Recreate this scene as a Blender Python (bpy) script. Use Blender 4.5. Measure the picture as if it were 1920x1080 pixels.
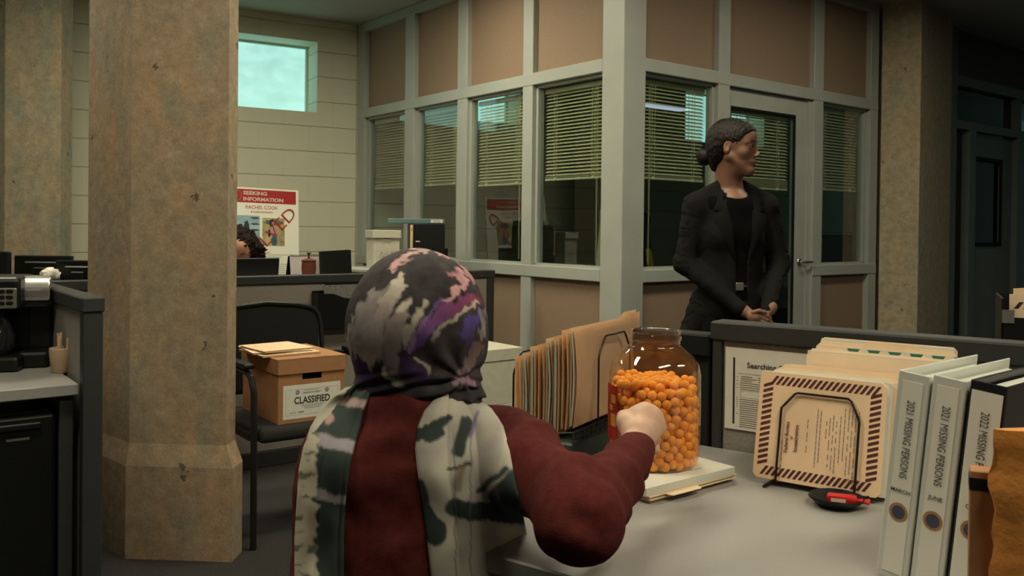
import bpy, bmesh, math, random
import numpy as np
from mathutils import Vector, Matrix, noise
from mathutils.bvhtree import BVHTree
random.seed(7); rng = np.random.default_rng(7)
SC = bpy.context.scene
COL = SC.collection
for o in list(bpy.data.objects): bpy.data.objects.remove(o)

# ------------------------------------------------------------------ camera, world, exposure
CZ = 1.22; FPX = 1650.0; PITCH = math.radians(.6); ROLL = math.radians(.65); CYP = 447.0
cam = bpy.data.cameras.new('camera'); camo = bpy.data.objects.new('camera', cam); COL.objects.link(camo)
cam.sensor_fit = 'HORIZONTAL'; cam.sensor_width = 36; cam.lens = 36 * FPX / 1920; cam.shift_y = -(540 - CYP) / 1920
cam.clip_start = .05; cam.clip_end = 60
CM = Matrix.Rotation(math.pi / 2 - PITCH, 3, 'X') @ Matrix.Rotation(ROLL, 3, 'Z')
camo.matrix_world = Matrix.Translation((0, 0, CZ)) @ CM.to_4x4()
cam.dof.use_dof = True; cam.dof.focus_distance = 2.4; cam.dof.aperture_fstop = 14
SC.camera = camo
SC.view_settings.view_transform = 'Standard'; SC.view_settings.look = 'None'
SC.view_settings.gamma = 1; SC.view_settings.use_curve_mapping = False
SC.view_settings.exposure = 0.0
SC.cycles.max_bounces = 8; SC.cycles.transparent_max_bounces = 24; SC.cycles.glossy_bounces = 4
SC.cycles.caustics_reflective = False; SC.cycles.caustics_refractive = False
SC.cycles.sample_clamp_indirect = 3.0
world = bpy.data.worlds.new('world'); SC.world = world; world.use_nodes = True
wb = world.node_tree.nodes['Background']; wb.inputs[0].default_value = (.45, .85, .85, 1); wb.inputs[1].default_value = 1.6   # daylight outside the high windows

def ray(px, py):
    d = CM @ Vector(((px - 960) / FPX, -(py - CYP) / FPX, -1)); return d / d.y
def PD(px, py, Y): return Vector((0, 0, CZ)) + ray(px, py) * Y
def PZ(px, py, z):
    r = ray(px, py); return Vector((0, 0, CZ)) + r * ((z - CZ) / r.z)

# ------------------------------------------------------------------ the lamps of the place and the added fill
LAMP_COL = (1.0, .90, .66)
def srgb(h):
    h = h.lstrip('#'); v = [int(h[i:i + 2], 16) / 255 for i in (0, 2, 4)]
    return tuple((c / 12.92 if c <= .04045 else ((c + .055) / 1.055) ** 2.4) for c in v)

# ------------------------------------------------------------------ materials
MATS = {}
def mat(name, col=(.5, .5, .5), rough=.5, metal=0, nz=None, bump=None, spec=.5, vcol=False, coat=0, sss=0, sheen=0, stretch=None, emit=None):
    if name in MATS: return MATS[name]
    m = bpy.data.materials.new(name); m.use_nodes = True; nt = m.node_tree; N = nt.nodes; L = nt.links
    b = N['Principled BSDF']
    if isinstance(col, str): col = srgb(col)
    b.inputs['Base Color'].default_value = (*col, 1); b.inputs['Roughness'].default_value = rough
    b.inputs['Metallic'].default_value = metal; b.inputs['Specular IOR Level'].default_value = spec
    if coat: b.inputs['Coat Weight'].default_value = coat
    if sheen: b.inputs['Sheen Weight'].default_value = sheen; b.inputs['Sheen Roughness'].default_value = .4
    if sss:
        b.inputs['Subsurface Weight'].default_value = sss; b.inputs['Subsurface Radius'].default_value = (.012, .005, .003); b.inputs['Subsurface Scale'].default_value = 1
    src = None
    tc = N.new('ShaderNodeTexCoord'); co = tc.outputs['Object']
    if stretch:
        mp = N.new('ShaderNodeMapping'); mp.inputs['Scale'].default_value = stretch; L.new(co, mp.inputs[0]); co = mp.outputs[0]
    if vcol:
        a = N.new('ShaderNodeVertexColor'); a.layer_name = 'Col'; src = a.outputs['Color']
    if nz:
        n = N.new('ShaderNodeTexNoise'); n.inputs['Scale'].default_value = nz[0]; n.inputs['Detail'].default_value = 5
        L.new(co, n.inputs['Vector'])
        mr = N.new('ShaderNodeMapRange'); mr.inputs['From Min'].default_value = .3; mr.inputs['From Max'].default_value = .7
        mr.inputs['To Min'].default_value = 1 - nz[1]; mr.inputs['To Max'].default_value = 1 + nz[1]; L.new(n.outputs['Fac'], mr.inputs[0])
        mx = N.new('ShaderNodeMix'); mx.data_type = 'RGBA'; mx.blend_type = 'MULTIPLY'; mx.inputs[0].default_value = 1
        if src: L.new(src, mx.inputs[6])
        else: mx.inputs[6].default_value = (*col, 1)
        L.new(mr.outputs[0], mx.inputs[7]); src = mx.outputs[2]
    if src: L.new(src, b.inputs['Base Color'])
    if bump:
        n = N.new('ShaderNodeTexNoise'); n.inputs['Scale'].default_value = bump[0]; n.inputs['Detail'].default_value = 4; L.new(co, n.inputs['Vector'])
        bp = N.new('ShaderNodeBump'); bp.inputs['Strength'].default_value = bump[1]; bp.inputs['Distance'].default_value = bump[2] if len(bump) > 2 else .002
        L.new(n.outputs['Fac'], bp.inputs['Height']); L.new(bp.outputs[0], b.inputs['Normal'])
    if emit:
        b.inputs['Emission Color'].default_value = (*emit[0], 1); b.inputs['Emission Strength'].default_value = emit[1]
    MATS[name] = m; return m

def glassmat(name, tint, refl=1.0, rough=0.0, haze=None):
    m = bpy.data.materials.new(name); m.use_nodes = True; nt = m.node_tree; N = nt.nodes; L = nt.links
    N.remove(N['Principled BSDF']); out = N['Material Output']
    t = N.new('ShaderNodeBsdfTransparent'); t.inputs[0].default_value = (*tint, 1)
    g = N.new('ShaderNodeBsdfGlossy'); g.inputs['Roughness'].default_value = rough; g.inputs[0].default_value = (1, 1, 1, 1)
    f = N.new('ShaderNodeFresnel'); f.inputs['IOR'].default_value = 1.45
    mu = N.new('ShaderNodeMath'); mu.operation = 'MULTIPLY'; mu.inputs[1].default_value = refl; L.new(f.outputs[0], mu.inputs[0])
    ge = N.new('ShaderNodeNewGeometry'); iv = N.new('ShaderNodeMath'); iv.operation = 'SUBTRACT'; iv.inputs[0].default_value = 1; L.new(ge.outputs['Backfacing'], iv.inputs[1])
    m2 = N.new('ShaderNodeMath'); m2.operation = 'MULTIPLY'; L.new(mu.outputs[0], m2.inputs[0]); L.new(iv.outputs[0], m2.inputs[1]); mu = m2
    mx = N.new('ShaderNodeMixShader'); L.new(mu.outputs[0], mx.inputs[0]); L.new(t.outputs[0], mx.inputs[1]); L.new(g.outputs[0], mx.inputs[2])
    res = mx
    if haze:                                   # painted haze: diffuse tint in place of a coloured reflection
        df = N.new('ShaderNodeBsdfDiffuse'); df.inputs[0].default_value = (*haze[0], 1); m3 = N.new('ShaderNodeMixShader'); m3.inputs[0].default_value = haze[1]
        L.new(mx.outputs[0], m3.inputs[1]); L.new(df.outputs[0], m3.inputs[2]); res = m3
    L.new(res.outputs[0], out.inputs[0]); MATS[name] = m; return m

def concrete(name, a, b_, c, scale=1.0):
    m = bpy.data.materials.new(name); m.use_nodes = True; nt = m.node_tree; N = nt.nodes; L = nt.links; b = N['Principled BSDF']
    tc = N.new('ShaderNodeTexCoord'); mp = N.new('ShaderNodeMapping'); mp.inputs['Scale'].default_value = (scale, scale, scale * .45); L.new(tc.outputs['Object'], mp.inputs[0])
    def nz(s, d=6, r=.6, vec=mp.outputs[0]):
        n = N.new('ShaderNodeTexNoise'); n.inputs['Scale'].default_value = s; n.inputs['Detail'].default_value = d; n.inputs['Roughness'].default_value = r; L.new(vec, n.inputs['Vector']); return n.outputs['Fac']
    def ramp(src, lo, hi):
        r = N.new('ShaderNodeMapRange'); r.inputs[1].default_value = lo; r.inputs[2].default_value = hi; L.new(src, r.inputs[0]); return r.outputs[0]
    def mix(fac, A, B, mode='MIX'):
        x = N.new('ShaderNodeMix'); x.data_type = 'RGBA'; x.blend_type = mode
        if isinstance(fac, float): x.inputs[0].default_value = fac
        else: L.new(fac, x.inputs[0])
        for i, v in ((6, A), (7, B)):
            if isinstance(v, tuple): x.inputs[i].default_value = (*v, 1)
            else: L.new(v, x.inputs[i])
        return x.outputs[2]
    s = mix(ramp(nz(4.5), .42, .62), a, b_); s = mix(ramp(nz(7.3), .48, .66), s, c)
    mott = ramp(nz(22, 8, .7, tc.outputs['Object']), .25, .75)
    mm = N.new('ShaderNodeMapRange'); mm.inputs[3].default_value = .66; mm.inputs[4].default_value = 1.3; L.new(mott, mm.inputs[0])
    s = mix(1.0, s, mm.outputs[0], 'MULTIPLY')
    mf = N.new('ShaderNodeMapRange'); mf.inputs[1].default_value = .3; mf.inputs[2].default_value = .7; mf.inputs[3].default_value = .84; mf.inputs[4].default_value = 1.14; L.new(nz(130, 4, .7, tc.outputs['Object']), mf.inputs[0]); s = mix(1.0, s, mf.outputs[0], 'MULTIPLY')
    vo = N.new('ShaderNodeTexVoronoi'); vo.inputs['Scale'].default_value = 6; vo.feature = 'F1'; L.new(tc.outputs['Object'], vo.inputs['Vector'])
    pit = N.new('ShaderNodeMath'); pit.operation = 'LESS_THAN'; pit.inputs[1].default_value = .075; 
    ad = N.new('ShaderNodeMath'); ad.operation = 'MULTIPLY_ADD'; ad.inputs[1].default_value = .45; L.new(nz(40, 3, .6, tc.outputs['Object']), ad.inputs[0]); L.new(vo.outputs['Distance'], ad.inputs[2])
    sb = N.new('ShaderNodeMath'); sb.operation = 'SUBTRACT'; sb.inputs[1].default_value = .2; L.new(ad.outputs[0], sb.inputs[0]); L.new(sb.outputs[0], pit.inputs[0])
    s = mix(pit.outputs[0], s, tuple(x * .35 for x in a))
    L.new(s, b.inputs['Base Color']); b.inputs['Roughness'].default_value = .85
    bp = N.new('ShaderNodeBump'); bp.inputs['Strength'].default_value = .35; bp.inputs['Distance'].default_value = .006; L.new(mott, bp.inputs['Height'])
    bp2 = N.new('ShaderNodeBump'); bp2.inputs['Strength'].default_value = .6; bp2.inputs['Distance'].default_value = .004; bp2.invert = True; L.new(pit.outputs[0], bp2.inputs['Height']); L.new(bp.outputs[0], bp2.inputs['Normal'])
    L.new(bp2.outputs[0], b.inputs['Normal']); MATS[name] = m; return m

def blockwall(name, col):
    m = bpy.data.materials.new(name); m.use_nodes = True; nt = m.node_tree; N = nt.nodes; L = nt.links; b = N['Principled BSDF']
    tc = N.new('ShaderNodeTexCoord'); se = N.new('ShaderNodeSeparateXYZ'); cb = N.new('ShaderNodeCombineXYZ')
    L.new(tc.outputs['Object'], se.inputs[0]); L.new(se.outputs[0], cb.inputs[0]); L.new(se.outputs[2], cb.inputs[1])
    br = N.new('ShaderNodeTexBrick'); br.inputs['Scale'].default_value = 1; br.inputs['Brick Width'].default_value = .406; br.inputs['Row Height'].default_value = .2035
    br.inputs['Mortar Size'].default_value = .0045; br.inputs['Mortar Smooth'].default_value = .6; br.inputs['Bias'].default_value = 0
    br.inputs['Color1'].default_value = (*col, 1); br.inputs['Color2'].default_value = (*[c * .93 for c in col], 1); br.inputs['Mortar'].default_value = (*[c * .72 for c in col], 1)
    L.new(cb.outputs[0], br.inputs['Vector'])
    n = N.new('ShaderNodeTexNoise'); n.inputs['Scale'].default_value = 55; n.inputs['Detail'].default_value = 5; L.new(tc.outputs['Object'], n.inputs[0])
    br2 = N.new('ShaderNodeTexBrick'); br2.offset = 0
    for k in ('Scale', 'Row Height', 'Mortar Size', 'Mortar Smooth', 'Bias'): br2.inputs[k].default_value = br.inputs[k].default_value
    br2.inputs['Brick Width'].default_value = 60; br.inputs['Mortar'].default_value = (*[c * .90 for c in col], 1); br.inputs['Color2'].default_value = (*[c * .975 for c in col], 1)
    br2.inputs['Color1'].default_value = (1, 1, 1, 1); br2.inputs['Color2'].default_value = (1, 1, 1, 1); br2.inputs['Mortar'].default_value = (.72, .72, .72, 1); L.new(cb.outputs[0], br2.inputs['Vector'])
    mxb = N.new('ShaderNodeMix'); mxb.data_type = 'RGBA'; mxb.blend_type = 'MULTIPLY'; mxb.inputs[0].default_value = 1; L.new(br.outputs['Color'], mxb.inputs[6]); L.new(br2.outputs['Color'], mxb.inputs[7])
    L.new(mxb.outputs[2], b.inputs['Base Color']); b.inputs['Roughness'].default_value = .6
    b1 = N.new('ShaderNodeBump'); b1.inputs['Strength'].default_value = .8; b1.inputs['Distance'].default_value = .006; b1.invert = True; L.new(br2.outputs['Fac'], b1.inputs['Height'])
    b2 = N.new('ShaderNodeBump'); b2.inputs['Strength'].default_value = .25; b2.inputs['Distance'].default_value = .003; L.new(n.outputs['Fac'], b2.inputs['Height']); L.new(b1.outputs[0], b2.inputs['Normal'])
    L.new(b2.outputs[0], b.inputs['Normal']); MATS[name] = m; return m

M_CONC = concrete('concrete_warm', (.36, .285, .19), (.42, .285, .17), (.31, .27, .19))
M_CONC3 = concrete('concrete_beige', (.52, .45, .31), (.54, .43, .28), (.44, .41, .30))
M_CONC2 = concrete('concrete_grey', (.30, .27, .19), (.35, .27, .17), (.22, .24, .18))
M_BLOCK = blockwall('painted_block', (.72, .72, .57))
M_FRAME = mat('painted_frame', (.40, .43, .39), .45, nz=(6, .05))
M_FRAMED = mat('painted_frame_dark', (.15, .18, .17), .5, nz=(6, .08))
M_DOORD = mat('corridor_door_paint', (.17, .20, .185), .55, nz=(5, .1))
M_TAN = mat('tan_panel', (.29, .205, .14), .8, nz=(160, .10), bump=(350, .2, .001))
M_GLASS = glassmat('window_glass', (.86, .92, .90), 2.3)
M_GLASSD = glassmat('dark_glass', (.12, .18, .17), 1.2)
M_JAR = glassmat('jar_plastic', (.985, .96, .92), 1.7, .03, haze=((.75, .36, .18), .028))  # orange tint stands in for the balls reflected inside the neck
M_SLAT = mat('blind_slat', (.66, .60, .38), .5)
M_CORD = mat('blind_cord', (.75, .66, .42), .8)
M_CAPD = mat('panel_trim_dark', (.034, .037, .036), .5, nz=(30, .08), spec=.35)
M_FAB = mat('panel_fabric_grey', (.25, .235, .215), .95, nz=(220, .16), bump=(500, .35, .001))
M_FABD = mat('panel_fabric_dark', (.016, .018, .017), .9, spec=.2, nz=(220, .15), bump=(500, .3, .001))
M_LAM = mat('grey_laminate', (.30, .295, .28), .45, nz=(300, .06))
M_BLACK = mat('black_plastic', (.006, .007, .007), .38, spec=.35)
M_BLACKM = mat('black_matte', (.007, .008, .008), .7, spec=.25)
M_WIRE = mat('black_wire', (.015, .013, .012), .35, .3)
M_STEEL = mat('brushed_steel', (.55, .53, .49), .32, .9, stretch=(3, 3, 160), bump=(30, .1, .0006))
M_CHROME = mat('chrome', (.75, .75, .72), .15, 1)
M_PAPER = mat('white_paper', (.72, .71, .62), .8, nz=(40, .04))
M_PAPERE = mat('paper_edges', (.62, .62, .55), .85, stretch=(1, 1, 400), nz=(5, .12))
M_MAN = mat('manila', (.82, .59, .38), .7, nz=(14, .07), bump=(90, .08, .001))
M_MAN2 = mat('manila_pale', (.86, .66, .45), .7, nz=(14, .07))
M_CARD = mat('brown_cardboard', (.36, .175, .075), .8, nz=(30, .08))
M_WCARD = mat('white_cardboard', (.60, .58, .47), .75, nz=(25, .06))
M_INK = mat('black_ink', (.02, .018, .018), .8)
M_INKG = mat('grey_ink', (.20, .18, .165), .8)
M_RED = mat('poster_red', (.40, .018, .022), .6)
M_CARPET = mat('dark_carpet', (.028, .027, .026), .95, nz=(120, .35), bump=(300, .5, .003))
M_CEIL = mat('ceiling_tile', (.45, .44, .38), .9, nz=(180, .1))
M_HAIR = mat('dark_hair', (.009, .0055, .004), .5, spec=.22, stretch=(1, 1, 1), nz=(60, .4), bump=(240, .6, .003))

# ------------------------------------------------------------------ geometry builder
def frame(o, ux, uz=(0, 0, 1)):
    ux = Vector(ux); ux = Vector((ux[0], ux[1], ux[2] if len(ux) > 2 else 0)).normalized(); uz = Vector(uz).normalized(); uy = uz.cross(ux).normalized()
    o = Vector((o[0], o[1], o[2] if len(o) > 2 else 0))
    return Matrix(((ux.x, uy.x, uz.x, o.x), (ux.y, uy.y, uz.y, o.y), (ux.z, uy.z, uz.z, o.z), (0, 0, 0, 1)))
ID = Matrix.Identity(4)

class G:
    def __init__(s, fr=ID): s.bm = bmesh.new(); s.fr = fr
    def box(s, x0, x1, y0, y1, z0, z1, bev=0, R=None, seg=1):
        t = bmesh.new()
        vs = [t.verts.new((x, y, z)) for x in (x0, x1) for y in (y0, y1) for z in (z0, z1)]
        for f in ((0, 1, 3, 2), (4, 6, 7, 5), (0, 4, 5, 1), (2, 3, 7, 6), (0, 2, 6, 4), (1, 5, 7, 3)): t.faces.new([vs[i] for i in f])
        if bev: bmesh.ops.bevel(t, geom=list(t.edges), offset=bev, segments=seg, affect='EDGES', profile=.5)
        if R is not None: bmesh.ops.transform(t, matrix=R, verts=t.verts)
        s._add(t); return s
    def _add(s, t):
        bmesh.ops.recalc_face_normals(t, faces=t.faces)
        me = bpy.data.meshes.new('t'); t.to_mesh(me); t.free(); s.bm.from_mesh(me); bpy.data.meshes.remove(me)
    def prism(s, poly, z0, z1, bev=0, top=None):
        t = bmesh.new(); a = [t.verts.new((p[0], p[1], z0)) for p in poly]; tp = top or poly; b = [t.verts.new((p[0], p[1], z1)) for p in tp]
        n = len(poly); t.faces.new(a); t.faces.new(b[::-1])
        for i in range(n): t.faces.new((a[i], b[i], b[(i + 1) % n], a[(i + 1) % n]))
        if bev: bmesh.ops.bevel(t, geom=list(t.edges), offset=bev, segments=1, affect='EDGES')
        s._add(t); return s
    def plate(s, poly, y0, y1, bev=0):          # poly in (x, z), extruded along y
        t = bmesh.new(); a = [t.verts.new((p[0], y0, p[1])) for p in poly]; b = [t.verts.new((p[0], y1, p[1])) for p in poly]
        n = len(poly); t.faces.new(a); t.faces.new(b[::-1])
        for i in range(n): t.faces.new((a[i], b[i], b[(i + 1) % n], a[(i + 1) % n]))
        if bev: bmesh.ops.bevel(t, geom=list(t.edges), offset=bev, segments=1, affect='EDGES')
        s._add(t); return s
    def tube(s, pts, r, seg=8, closed=False, cap=True):
        t = bmesh.new(); pts = [Vector(p) for p in pts]; n = len(pts); rings = []; up = None
        for i, p in enumerate(pts):
            if closed: d = (pts[(i + 1) % n] - pts[i - 1])
            else: d = (pts[min(i + 1, n - 1)] - pts[max(i - 1, 0)])
            d.normalize()
            if up is None: up = d.orthogonal().normalized()
            u = (up - d * up.dot(d)); u = u.normalized() if u.length > 1e-6 else d.orthogonal().normalized(); up = u; v = d.cross(u)
            rr = r[i] if isinstance(r, (list, tuple)) else r
            rings.append([t.verts.new(p + u * (rr * math.cos(a)) + v * (rr * math.sin(a))) for a in [2 * math.pi * k / seg for k in range(seg)]])
        for i in range(n if closed else n - 1):
            A = rings[i]; B = rings[(i + 1) % n]
            for k in range(seg): t.faces.new((A[k], A[(k + 1) % seg], B[(k + 1) % seg], B[k]))
        if cap and not closed: t.faces.new(rings[0][::-1]); t.faces.new(rings[-1])
        s._add(t); return s
    def lathe(s, prof, c=(0, 0, 0), seg=32, closed=False):
        t = bmesh.new(); rings = []
        for (r, z) in prof: rings.append([t.verts.new((c[0] + r * math.cos(a), c[1] + r * math.sin(a), c[2] + z)) for a in [2 * math.pi * k / seg for k in range(seg)]])
        for i in range(len(rings) - 1 + (1 if closed else 0)):
            A = rings[i]; B = rings[(i + 1) % len(rings)]
            for k in range(seg): t.faces.new((A[k], A[(k + 1) % seg], B[(k + 1) % seg], B[k]))
        if not closed:
            t.faces.new(rings[0][::-1]); t.faces.new(rings[-1])
        s._add(t); return s
    def grid(s, P, thick=0.0):                   # P: rows of world points; optional thickness
        t = bmesh.new(); V = [[t.verts.new(p) for p in row] for row in P]
        for i in range(len(P) - 1):
            for j in range(len(P[0]) - 1): t.faces.new((V[i][j], V[i][j + 1], V[i + 1][j + 1], V[i + 1][j]))
        if thick: bmesh.ops.solidify(t, geom=list(t.faces), thickness=thick)
        s._add(t); return s
    def quad(s, a, b, c, d):
        vs = [s.bm.verts.new(p) for p in (a, b, c, d)]; s.bm.faces.new(vs); return s
    def rects(s, L, y=0):                        # flat marks: (x0, x1, z0, z1) on plane y
        for (x0, x1, z0, z1) in L: s.quad((x0, y, z0), (x1, y, z0), (x1, y, z1), (x0, y, z1))
        return s
    def build(s, name, m, parent=None, smooth=False, local=False, tr=None):
        if tr is not None: s.bm.transform(tr)
        if not local: s.bm.transform(s.fr)
        me = bpy.data.meshes.new(name); s.bm.to_mesh(me); s.bm.free()
        return link(name, me, m, parent, smooth, s.fr if local else None)

def wloc(o):
    v = Vector((0, 0, 0))
    while o: v += o.location; o = o.parent
    return v
def link(name, me, m, parent=None, smooth=False, fr=None):
    o = bpy.data.objects.new(name, me); COL.objects.link(o)
    if m: me.materials.append(m)
    if smooth:
        me.polygons.foreach_set('use_smooth', [True] * len(me.polygons))
        if smooth != 'all':
            try: me.set_sharp_from_angle(angle=math.radians(40))
            except Exception: pass
    if fr is not None: o.matrix_world = fr; return o
    if parent is not None:
        me.transform(Matrix.Translation(-wloc(parent))); o.parent = parent
    else:
        n = len(me.vertices); a = np.empty(n * 3); me.vertices.foreach_get('co', a); a = a.reshape(-1, 3)
        c = Vector(((a[:, 0].min() + a[:, 0].max()) / 2, (a[:, 1].min() + a[:, 1].max()) / 2, a[:, 2].min()))
        me.transform(Matrix.Translation(-c)); o.location = c
    return o
def thing(name, label, cat, loc=(0, 0, 0), group=None):
    o = bpy.data.objects.new(name, None); COL.objects.link(o); o.location = loc; o.empty_display_size = .05
    return tag(o, label, cat, group)
def tag(o, label, cat=None, group=None):
    o['label'] = label
    if cat: o['category'] = cat
    if group: o['group'] = group
    return o
def struct(o): o['kind'] = 'structure'; return o

def text(name, s, m, o, ux, uy, w=None, h=None, parent=None, bold=0.0, off=.0006):
    """flat lettering; o = centre, ux = reading direction, uy = up direction of letters (world)"""
    cu = bpy.data.curves.new('t', 'FONT'); cu.body = s; cu.size = 1; cu.offset = bold; cu.align_x = 'CENTER'; cu.resolution_u = 3; cu.space_line = .85
    ob = bpy.data.objects.new('t', cu); COL.objects.link(ob)
    dg = bpy.context.evaluated_depsgraph_get(); me = bpy.data.meshes.new_from_object(ob.evaluated_get(dg))
    bpy.data.objects.remove(ob); bpy.data.curves.remove(cu)
    n = len(me.vertices); a = np.empty(n * 3); me.vertices.foreach_get('co', a); a = a.reshape(-1, 3)
    lo = a.min(0); hi = a.max(0); c = (lo + hi) / 2; sx = w / (hi[0] - lo[0]) if w else None; sy = h / (hi[1] - lo[1]) if h else None
    sx = sx or sy; sy = sy or sx
    ux = Vector(ux).normalized(); uy = Vector(uy).normalized(); uz = ux.cross(uy); o = Vector(o) + uz * off
    T = Matrix(((ux.x * sx, uy.x * sy, uz.x, o.x), (ux.y * sx, uy.y * sy, uz.y, o.y), (ux.z * sx, uy.z * sy, uz.z, o.z), (0, 0, 0, 1))) @ Matrix.Translation((-c[0], -c[1], 0))
    me.transform(T); return link(name, me, m, parent)

# ------------------------------------------------------------------ implicit surfaces for bodies and cloth
def surface_nets(f, xs, ys, zs):
    s = f < 0; nx, ny, nz = f.shape
    cnr = [(i, j, k) for i in (0, 1) for j in (0, 1) for k in (0, 1)]
    acc = np.zeros((nx - 1, ny - 1, nz - 1), np.int8)
    for (i, j, k) in cnr: acc += s[i:nx - 1 + i, j:ny - 1 + j, k:nz - 1 + k]
    act = (acc > 0) & (acc < 8); I, J, K = np.nonzero(act)
    V = {c: f[I + c[0], J + c[1], K + c[2]] for c in cnr}
    P = np.zeros((len(I), 3)); n = np.zeros(len(I))
    for a in cnr:
        for ax in range(3):
            if a[ax]: continue
            b = list(a); b[ax] = 1; b = tuple(b); va, vb = V[a], V[b]; mk = (va < 0) != (vb < 0)
            t = np.where(mk, va / np.where(mk, va - vb, 1), 0)
            q = np.tile(np.array(a, float), (len(I), 1)); q[:, ax] = t
            P += q * mk[:, None]; n += mk
    P /= n[:, None]
    idx = -np.ones(act.shape, int); idx[I, J, K] = np.arange(len(I))
    X = xs[I] + P[:, 0] * (xs[I + 1] - xs[I]); Y = ys[J] + P[:, 1] * (ys[J + 1] - ys[J]); Z = zs[K] + P[:, 2] * (zs[K + 1] - zs[K])
    F = []
    def q(i, j, k, cells, flip):
        A = [idx[i + c[0], j + c[1], k + c[2]] for c in cells]; A = np.stack(A, 1)
        A[flip] = A[flip][:, ::-1]; ok = (A >= 0).all(1); F.append(A[ok])
    e = s[:-1, 1:-1, 1:-1] != s[1:, 1:-1, 1:-1]; i, j, k = np.nonzero(e); j += 1; k += 1
    q(i, j, k, [(0, -1, -1), (0, 0, -1), (0, 0, 0), (0, -1, 0)], ~s[i, j, k])
    e = s[1:-1, :-1, 1:-1] != s[1:-1, 1:, 1:-1]; i, j, k = np.nonzero(e); i += 1; k += 1
    q(i, j, k, [(-1, 0, -1), (-1, 0, 0), (0, 0, 0), (0, 0, -1)], ~s[i, j, k])
    e = s[1:-1, 1:-1, :-1] != s[1:-1, 1:-1, 1:]; i, j, k = np.nonzero(e); i += 1; j += 1
    q(i, j, k, [(-1, -1, 0), (0, -1, 0), (0, 0, 0), (-1, 0, 0)], ~s[i, j, k])
    return np.stack([X, Y, Z], 1), np.concatenate(F)

def E_(c, r, R=None, op='u', k=.02): return ('e', Vector(c), r, R, op, k)
def C_(a, b, ra, rb, op='u', k=.02): return ('c', Vector(a), Vector(b), ra, rb, op, k)
def F_(fn, op='i'): return ('f', fn, op)

def sdf_arrays(prims, lo, hi, step):
    ax = [np.arange(lo[i], hi[i] + step, step) for i in range(3)]
    X, Y, Z = ax; f = np.full((len(X), len(Y), len(Z)), .2, np.float32)
    def sub(lo_, hi_):
        sl = []
        for A, l, h in zip(ax, lo_, hi_):
            a, b = np.searchsorted(A, [l, h]); a = max(a - 1, 0); b = min(b + 1, len(A)); sl.append(slice(a, b))
        return tuple(sl)
    for p in prims:
        if p[0] == 'f':
            x, y, z = X[:, None, None], Y[None, :, None], Z[None, None, :]; d = p[1](x, y, z, f)
            f = np.asarray(d, np.float32) if p[2] == 'set' else np.maximum(f, d) if p[2] == 'i' else np.minimum(f, d); continue
        op, k = p[-2], p[-1]; m = k + 3 * step + .012
        if p[0] == 'e':
            c, r, R = p[1], p[2], p[3]; rm = max(r) if R is not None else None
            e = [rm or r[i] for i in range(3)]; l = [c[i] - e[i] - m for i in range(3)]; h = [c[i] + e[i] + m for i in range(3)]
        else:
            a, b, ra, rb = p[1:5]; rm = max(ra, rb); l = [min(a[i], b[i]) - rm - m for i in range(3)]; h = [max(a[i], b[i]) + rm + m for i in range(3)]
        sl = sub(l, h)
        if any(q.stop <= q.start for q in sl): continue
        x = X[sl[0]][:, None, None]; y = Y[sl[1]][None, :, None]; z = Z[sl[2]][None, None, :]
        if p[0] == 'e':
            dx, dy, dz = x - c[0], y - c[1], z - c[2]
            if R is not None:
                Ri = np.array(R).T; dx, dy, dz = (Ri[0, 0] * dx + Ri[0, 1] * dy + Ri[0, 2] * dz, Ri[1, 0] * dx + Ri[1, 1] * dy + Ri[1, 2] * dz, Ri[2, 0] * dx + Ri[2, 1] * dy + Ri[2, 2] * dz)
            k0 = np.sqrt((dx / r[0]) ** 2 + (dy / r[1]) ** 2 + (dz / r[2]) ** 2); k1 = np.sqrt((dx / r[0] ** 2) ** 2 + (dy / r[1] ** 2) ** 2 + (dz / r[2] ** 2) ** 2)
            d = k0 * (k0 - 1) / np.maximum(k1, 1e-6)
        else:
            ba = b - a; bb = max(ba.dot(ba), 1e-9); px, py, pz = x - a[0], y - a[1], z - a[2]
            t = np.clip((px * ba[0] + py * ba[1] + pz * ba[2]) / bb, 0, 1)
            d = np.sqrt((px - ba[0] * t) ** 2 + (py - ba[1] * t) ** 2 + (pz - ba[2] * t) ** 2) - (ra + (rb - ra) * t)
        g = f[sl]
        if op == 'u': h_ = np.clip(.5 + .5 * (g - d) / k, 0, 1); f[sl] = g * (1 - h_) + d * h_ - k * h_ * (1 - h_)
        else: h_ = np.clip(.5 - .5 * (g + d) / k, 0, 1); f[sl] = g * (1 - h_) - d * h_ + k * h_ * (1 - h_)
    return f, X, Y, Z
def sdf(prims, lo, hi, step):
    f, X, Y, Z = sdf_arrays(prims, lo, hi, step)
    # close at the borders
    f[0], f[-1] = .1, .1; f[:, 0], f[:, -1] = .1, .1; f[:, :, 0], f[:, :, -1] = .1, .1
    return surface_nets(f, X, Y, Z)
def join_sdf(L):
    V = []; Fc = []; n = 0
    for v, fc in L: V.append(v); Fc.append(fc + n); n += len(v)
    return np.concatenate(V), np.concatenate(Fc)
def vf_mesh(name, V, F, cols=None):
    me = bpy.data.meshes.new(name); me.vertices.add(len(V)); me.vertices.foreach_set('co', np.asarray(V, np.float32).ravel())
    me.loops.add(F.size); me.loops.foreach_set('vertex_index', F.ravel().astype(np.int32)); me.polygons.add(len(F))
    me.polygons.foreach_set('loop_start', np.arange(0, F.size, 4, dtype=np.int32)); me.polygons.foreach_set('loop_total', np.full(len(F), 4, np.int32))
    me.update(calc_edges=True); me.validate()
    if cols is not None: set_cols(me, cols)
    return me
def set_cols(me, cols):
    at = me.color_attributes.new('Col', 'FLOAT_COLOR', 'POINT'); c = np.ones((len(me.vertices), 4), np.float32); c[:, :3] = cols; at.data.foreach_set('color', c.ravel())
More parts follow.
